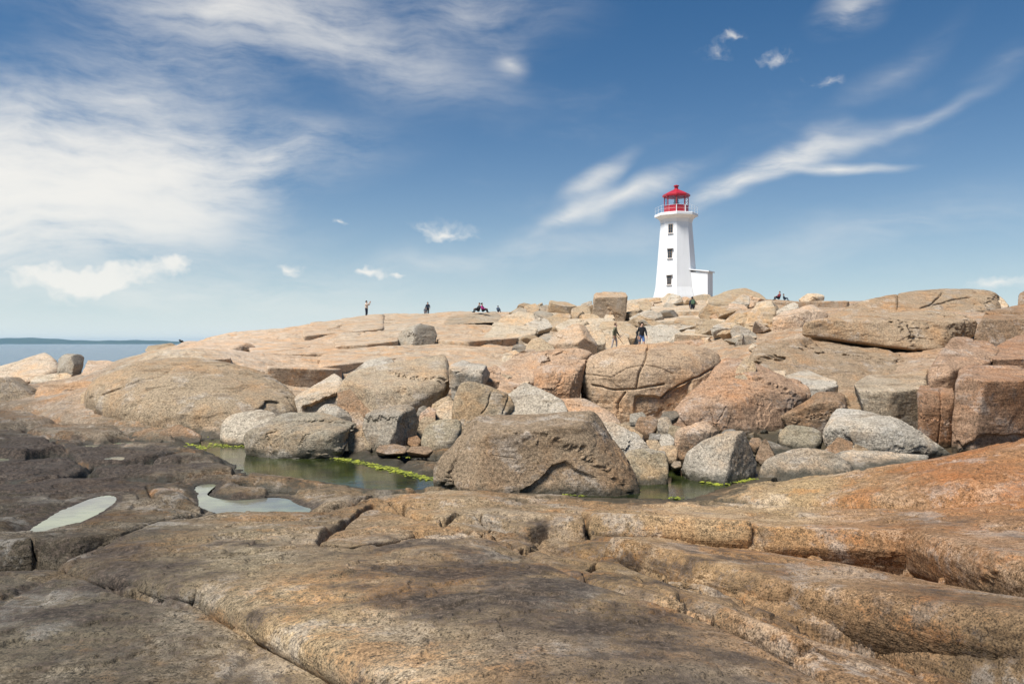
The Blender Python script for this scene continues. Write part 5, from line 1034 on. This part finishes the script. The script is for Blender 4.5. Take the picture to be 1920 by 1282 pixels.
bmesh.ops.recalc_face_normals(bm, faces=bm.faces[:]); link('porch_roof', bm_mesh('porch_roof', bm), porch, [M_WHITE])

# ------------------------------------------------------------------ people
SKIN = principled('skin', (0.50, 0.30, 0.21), 0.6)
_mats = {}
def cloth(name, col):
    if name not in _mats:
        m = bpy.data.materials.new(name); m.use_nodes = True; t = NT(m.node_tree)
        p = t.add('ShaderNodeTexCoord').outputs['Object']
        c = t.mix(t.noise(p, 9, 4, 0.6), tuple(x * 0.75 for x in col), tuple(min(1, x * 1.25) for x in col))
        bp = t.add('ShaderNodeBump', {'Height': t.noise(p, 14, 4, 0.6), 'Distance': 0.02})
        b = t.add('ShaderNodeBsdfPrincipled', {'Base Color': c, 'Roughness': 0.85, 'Normal': bp.outputs[0]}); t.add('ShaderNodeOutputMaterial', {'Surface': b.outputs[0]}); _mats[name] = m
    return _mats[name]
def person(loc, rz, pose, scale, top, legs, shoe, hair, label, lower='long', long_coat=False, fall=False):
    J = {}
    def j(n, p, r): J[n] = (Vector(p), r)
    sit = pose == 'sit'
    pz = 0.14 if sit else 0.93
    lean = {'walk': -0.07, 'sit': 0.06}.get(pose, 0.0)
    j('pelvis', (0, 0, pz), 0.145); j('waist', (0, lean * 0.4, pz + 0.18), 0.155); j('chest', (0, lean, pz + 0.40), 0.185); j('neck', (0, lean - 0.01, pz + 0.555), 0.058); j('head', (0, lean - 0.03, pz + 0.67), 0.092); j('crown', (0, lean - 0.02, pz + 0.765), 0.085)
    j('nose', (0, lean - 0.135, pz + 0.665), 0.014)
    E = [('pelvis', 'waist'), ('waist', 'chest'), ('chest', 'neck'), ('neck', 'head'), ('head', 'crown'), ('head', 'nose')]
    for s, n in ((-1, 'l'), (1, 'r')):
        ph = s if pose == 'walk' else 0
        j('sh' + n, (s * 0.19, lean, pz + 0.475), 0.075)
        if pose == 'photo': el, wr = (s * 0.22, -0.20, pz + 0.36), (s * 0.09, -0.40, pz + 0.62)
        elif pose == 'reach': el, wr = (s * 0.26, -0.06, pz + 0.22), (s * 0.22, -0.20, pz + 0.02)
        elif sit: el, wr = (s * 0.27, -0.12, pz + 0.24), (s * 0.16, -0.34, pz + 0.24)
        else: el, wr = (s * 0.245, lean + 0.03 - 0.10 * ph, pz + 0.19), (s * 0.235, lean - 0.08 - 0.16 * ph, pz - 0.04)
        j('el' + n, el, 0.068); j('wr' + n, wr, 0.040)
        d = (Vector(wr) - Vector(el)).normalized(); side = Vector((1, 0, 0)); palm = Vector(wr) + d * 0.085
        j('pm' + n, palm, 0.034)
        E += [('chest', 'sh' + n), ('sh' + n, 'el' + n), ('el' + n, 'wr' + n), ('wr' + n, 'pm' + n)]
        for q, (o, ln) in enumerate(((-0.028, 0.075), (-0.009, 0.088), (0.010, 0.082), (0.028, 0.062))):
            b = palm + side * o + d * 0.02; j(f'f{q}{n}', b + d * ln * 0.5, 0.010); j(f'g{q}{n}', b + d * ln + Vector((0, -0.015, 0)), 0.009)
            E += [('pm' + n, f'f{q}{n}'), (f'f{q}{n}', f'g{q}{n}')]
        j('t' + n, palm - side * s * 0.05 - d * 0.01, 0.011); E.append(('pm' + n, 't' + n))
        if sit: hp, kn, an, to = (s * 0.10, -0.03, pz), (s * 0.15, -0.45, 0.40), (s * 0.14, -0.55, 0.02), (s * 0.15, -0.74, -0.02)
        else: hp, kn, an, to = (s * 0.095, 0, pz - 0.06), (s * 0.10, -0.03 - 0.11 * ph, 0.50), (s * 0.09, 0.03 - 0.15 * ph, 0.09), (s * 0.10, -0.15 - 0.15 * ph, 0.045)
        j('hp' + n, hp, 0.115); j('kn' + n, kn, 0.075); j('an' + n, an, 0.055); j('to' + n, to, 0.045)
        E += [('pelvis', 'hp' + n), ('hp' + n, 'kn' + n), ('kn' + n, 'an' + n), ('an' + n, 'to' + n)]
    names = list(J); me = bpy.data.meshes.new('person')
    me.from_pydata([J[n][0][:] for n in names], [(names.index(a), names.index(b)) for a, b in E], [])
    o = bpy.data.objects.new('person', me); C.objects.link(o)
    md = o.modifiers.new('skin', 'SKIN'); md.use_smooth_shade = True
    for i, n in enumerate(names):
        sv = me.skin_vertices[0].data[i]; sv.radius = (J[n][1],) * 2; sv.use_root = (n == 'pelvis')
    o.modifiers.new('sub', 'SUBSURF').levels = 1
    dg = bpy.context.evaluated_depsgraph_get(); me2 = bpy.data.meshes.new_from_object(o.evaluated_get(dg)); o.modifiers.clear(); o.data = me2
    me2.materials.clear()
    for m in (top, legs, SKIN, shoe): me2.materials.append(m)
    V_ = np.array([v.co[:] for v in me2.vertices]); segs = [(np.array(J[a][0]), np.array(J[b][0]), a, b) for a, b in E]
    for f in me2.polygons:
        c = np.array(f.center); best = (9, '', '', 0)
        for p0, p1, a, b in segs:
            e = p1 - p0; tt = min(max(float((c - p0) @ e) / float(e @ e), 0), 1); dd = float(np.linalg.norm(c - p0 - tt * e))
            if dd < best[0]: best = (dd, a, b, tt)
        _, a, b, tt = best; k = 0
        if a in ('neck', 'head') or b[0] in 'fgt' and b[:2] != 'to' or b[:2] == 'pm': k = 2
        elif b[:2] == 'to': k = 3
        elif b[:2] == 'an': k = 3 if tt > 0.9 else (2 if lower == 'short' else 1)
        elif b[:2] in ('kn', 'hp'): k = 0 if (long_coat and b[:2] == 'kn' and tt < 0.45) or (b[:2] == 'hp' and long_coat) else 1
        elif a == 'pelvis': k = 1 if c[2] < pz - 0.02 and not long_coat else 0
        if k == 1 and lower == 'short' and b[:2] == 'kn' and tt > 0.8: k = 2
        f.material_index = k; f.use_smooth = True
    gz = ground_z(loc[0], loc[1])
    if loc[2] < gz or fall: loc = (loc[0], loc[1], gz - 0.01)
    o.location = loc; o.rotation_euler = (0, 0, rz); o.scale = (scale,) * 3
    hb = bmesh.new(); bmesh.ops.create_uvsphere(hb, u_segments=14, v_segments=10, radius=1.0)
    bmesh.ops.delete(hb, geom=[v for v in hb.verts if v.co.z < -0.25 and v.co.y < 0.2 or v.co.z < -0.7 or (v.co.y < -0.55 and v.co.z < 0.45)], context='VERTS')
    for v in hb.verts: v.co = (v.co.x * 0.107, v.co.y * 0.118 + lean - 0.012, v.co.z * 0.128 + pz + 0.722)
    link('hair', bm_mesh('hair', hb, True), o, [hair])
    tag(o, label, 'person'); return o
BLACK = cloth('black_cloth', (0.012, 0.012, 0.015)); NAVY = cloth('navy_cloth', (0.014, 0.02, 0.04)); CREAM = cloth('cream_cloth', (0.62, 0.50, 0.40)); OLIVE = cloth('olive_cloth', (0.16, 0.15, 0.09)); BLUE = cloth('blue_denim', (0.07, 0.14, 0.33))
PALE = cloth('pale_cloth', (0.52, 0.45, 0.42)); MAG = cloth('magenta_cloth', (0.35, 0.02, 0.16)); WHITE_C = cloth('white_cloth', (0.7, 0.69, 0.72)); SHOE = cloth('dark_shoe', (0.03, 0.025, 0.022)); LSHOE = cloth('light_shoe', (0.5, 0.42, 0.38)); RED_C = cloth('dark_red_cloth', (0.16, 0.015, 0.02)); GREY_C = cloth('grey_cloth', (0.10, 0.11, 0.13)); GREEN_C = cloth('green_cloth', (0.10, 0.17, 0.10)); TEAL = cloth('blue_grey_cloth', (0.04, 0.07, 0.12))
HAIRD = cloth('dark_hair', (0.025, 0.017, 0.012)); HAIRB = cloth('brown_hair', (0.16, 0.09, 0.05)); CAPB = cloth('black_cap', (0.012, 0.012, 0.014))
def at(px, py, d): q = unproj(px, py, d); return tuple(float(v) for v in q)
person(at(687, 598.5, 79), rad(70), 'photo', 0.98, CREAM, NAVY, LSHOE, HAIRD, 'person in a cream jacket on the left crest raising both arms', long_coat=False)
person(at(802, 599, 93), rad(15), 'reach', 0.96, NAVY, BLACK, SHOE, CAPB, 'taller of the two dark figures standing close together on the crest')
person(at(797.2, 599, 92.3), rad(-10), 'stand', 0.62, GREY_C, NAVY, SHOE, HAIRD, 'child in grey standing in front of the taller dark figure')
person(at(898, 585.2, 63), rad(-60), 'sit', 0.80, BLACK, BLACK, SHOE, HAIRB, 'person in black seated on the long flat slab, left of two')
person(at(904.5, 585.6, 62.6), rad(70), 'sit', 0.80, MAG, BLACK, SHOE, HAIRD, 'person in a magenta jacket seated on the long flat slab')
person(at(934, 585, 72), rad(160), 'sit', 0.62, TEAL, NAVY, SHOE, HAIRD, 'small dark figure seated alone right of the magenta jacket')
person(at(1203, 657, 48), rad(8), 'walk', 1.00, BLACK, BLUE, SHOE, HAIRD, 'person in a black jacket and blue shorts walking behind the oval boulder', lower='short')
person(at(1152, 654, 49), rad(75), 'walk', 0.95, OLIVE, PALE, LSHOE, HAIRB, 'person in an olive coat and pale trousers walking with a stick', long_coat=True)
pb_ = person(at(1298, 597, 70), rad(175), 'stand', 0.98, NAVY, NAVY, SHOE, HAIRD, 'person with a green backpack standing below the lighthouse')
person(at(1461, 562, 68), rad(-80), 'sit', 0.78, RED_C, NAVY, SHOE, HAIRB, 'person in dark red and navy seated on the skyline rock')
person(at(1470, 563.5, 68), rad(60), 'sit', 0.62, NAVY, TEAL, SHOE, HAIRD, 'smaller person in navy seated right of the dark red one')
person(at(1330.2, 556, 106), rad(90), 'stand', 0.90, WHITE_C, GREY_C, SHOE, HAIRD, 'distant person in white standing beside the lighthouse porch')
# what they carry
q = (pb_.location.x, pb_.location.y - 0.23, pb_.location.z + 1.24); bp_ = boxes('backpack', [((0, 0, 0), (0.34, 0.20, 0.46), rad(-5))], GREEN_C, None, 0.07); bp_.location = q
tag(bp_, 'green backpack worn by the person below the lighthouse', 'backpack')
boxes('pocket', [((0, -0.12, -0.08), (0.24, 0.09, 0.22), rad(-5))], GREEN_C, bp_, 0.035)
for sx in (-1, 1): boxes('strap', [((sx * 0.12, 0.12, 0.06), (0.05, 0.05, 0.42), rad(-5))], NAVY, bp_, 0.012)
bm = bmesh.new(); tube(bm, (0, 0, 0), (-0.50, 0.02, 0.66), 0.016); tube(bm, (-0.50, 0.02, 0.66), (-0.56, 0.02, 0.75), 0.022)
st_ = link('walking_stick', bm_mesh('walking_stick', bm), None, [SHOE]); st_.location = at(1169, 645, 48.9); tag(st_, 'thin dark walking stick held by the olive coated walker', 'stick')
# perched bird on the far left crest
bm = bmesh.new(); bmesh.ops.create_uvsphere(bm, u_segments=12, v_segments=8, radius=1.0)
for v in bm.verts: v.co = (v.co.x * 0.17 * (1.0 - 0.25 * v.co.x), v.co.y * 0.08, v.co.z * 0.09 + 0.14 - v.co.x * 0.03)
bird = link('bird', bm_mesh('bird', bm, True), None, [BLACK]); bird.location = at(341, 643.5, 58); tag(bird, 'tiny dark bird perched on the crest in front of the far shore', 'bird')
bm = bmesh.new(); bmesh.ops.create_uvsphere(bm, u_segments=10, v_segments=8, radius=0.062)
for v in bm.verts: v.co = (v.co.x - 0.15, v.co.y, v.co.z + 0.24)
link('head', bm_mesh('head', bm, True), bird, [BLACK])
bm = bmesh.new(); tube(bm, (-0.20, 0, 0.24), (-0.28, 0, 0.225), 0.014); link('beak', bm_mesh('beak', bm), bird, [GREY_C])
bm = bmesh.new(); tube(bm, (0.12, 0, 0.11), (0.30, 0, 0.07), 0.03); link('tail', bm_mesh('tail', bm), bird, [BLACK])
for s in (-1, 1):
    bm = bmesh.new(); tube(bm, (0, s * 0.03, 0.08), (0.01, s * 0.03, -0.02), 0.008); link('leg', bm_mesh('leg', bm), bird, [GREY_C])

# ------------------------------------------------------------------ sea air
bm = bmesh.new(); q = bmesh.ops.create_cube(bm, size=1.0)['verts']
for v in q: v.co = (v.co.x * 24000, (v.co.y + 0.5) * 8200 - 200, (v.co.z + 0.5) * 62 - 13)
M_HAZE = bpy.data.materials.new('sea_haze'); M_HAZE.use_nodes = True
t = NT(M_HAZE.node_tree); vol = t.add('ShaderNodeVolumePrincipled', {'Color': (0.42, 0.74, 1.0, 1), 'Density': 0.00008, 'Anisotropy': 0.2})
t.add('ShaderNodeOutputMaterial', {'Volume': vol.outputs[0]})
tag(link('haze', bm_mesh('haze', bm), None, [M_HAZE]), 'thin bluish sea haze over the bay', 'haze', None, 'stuff')
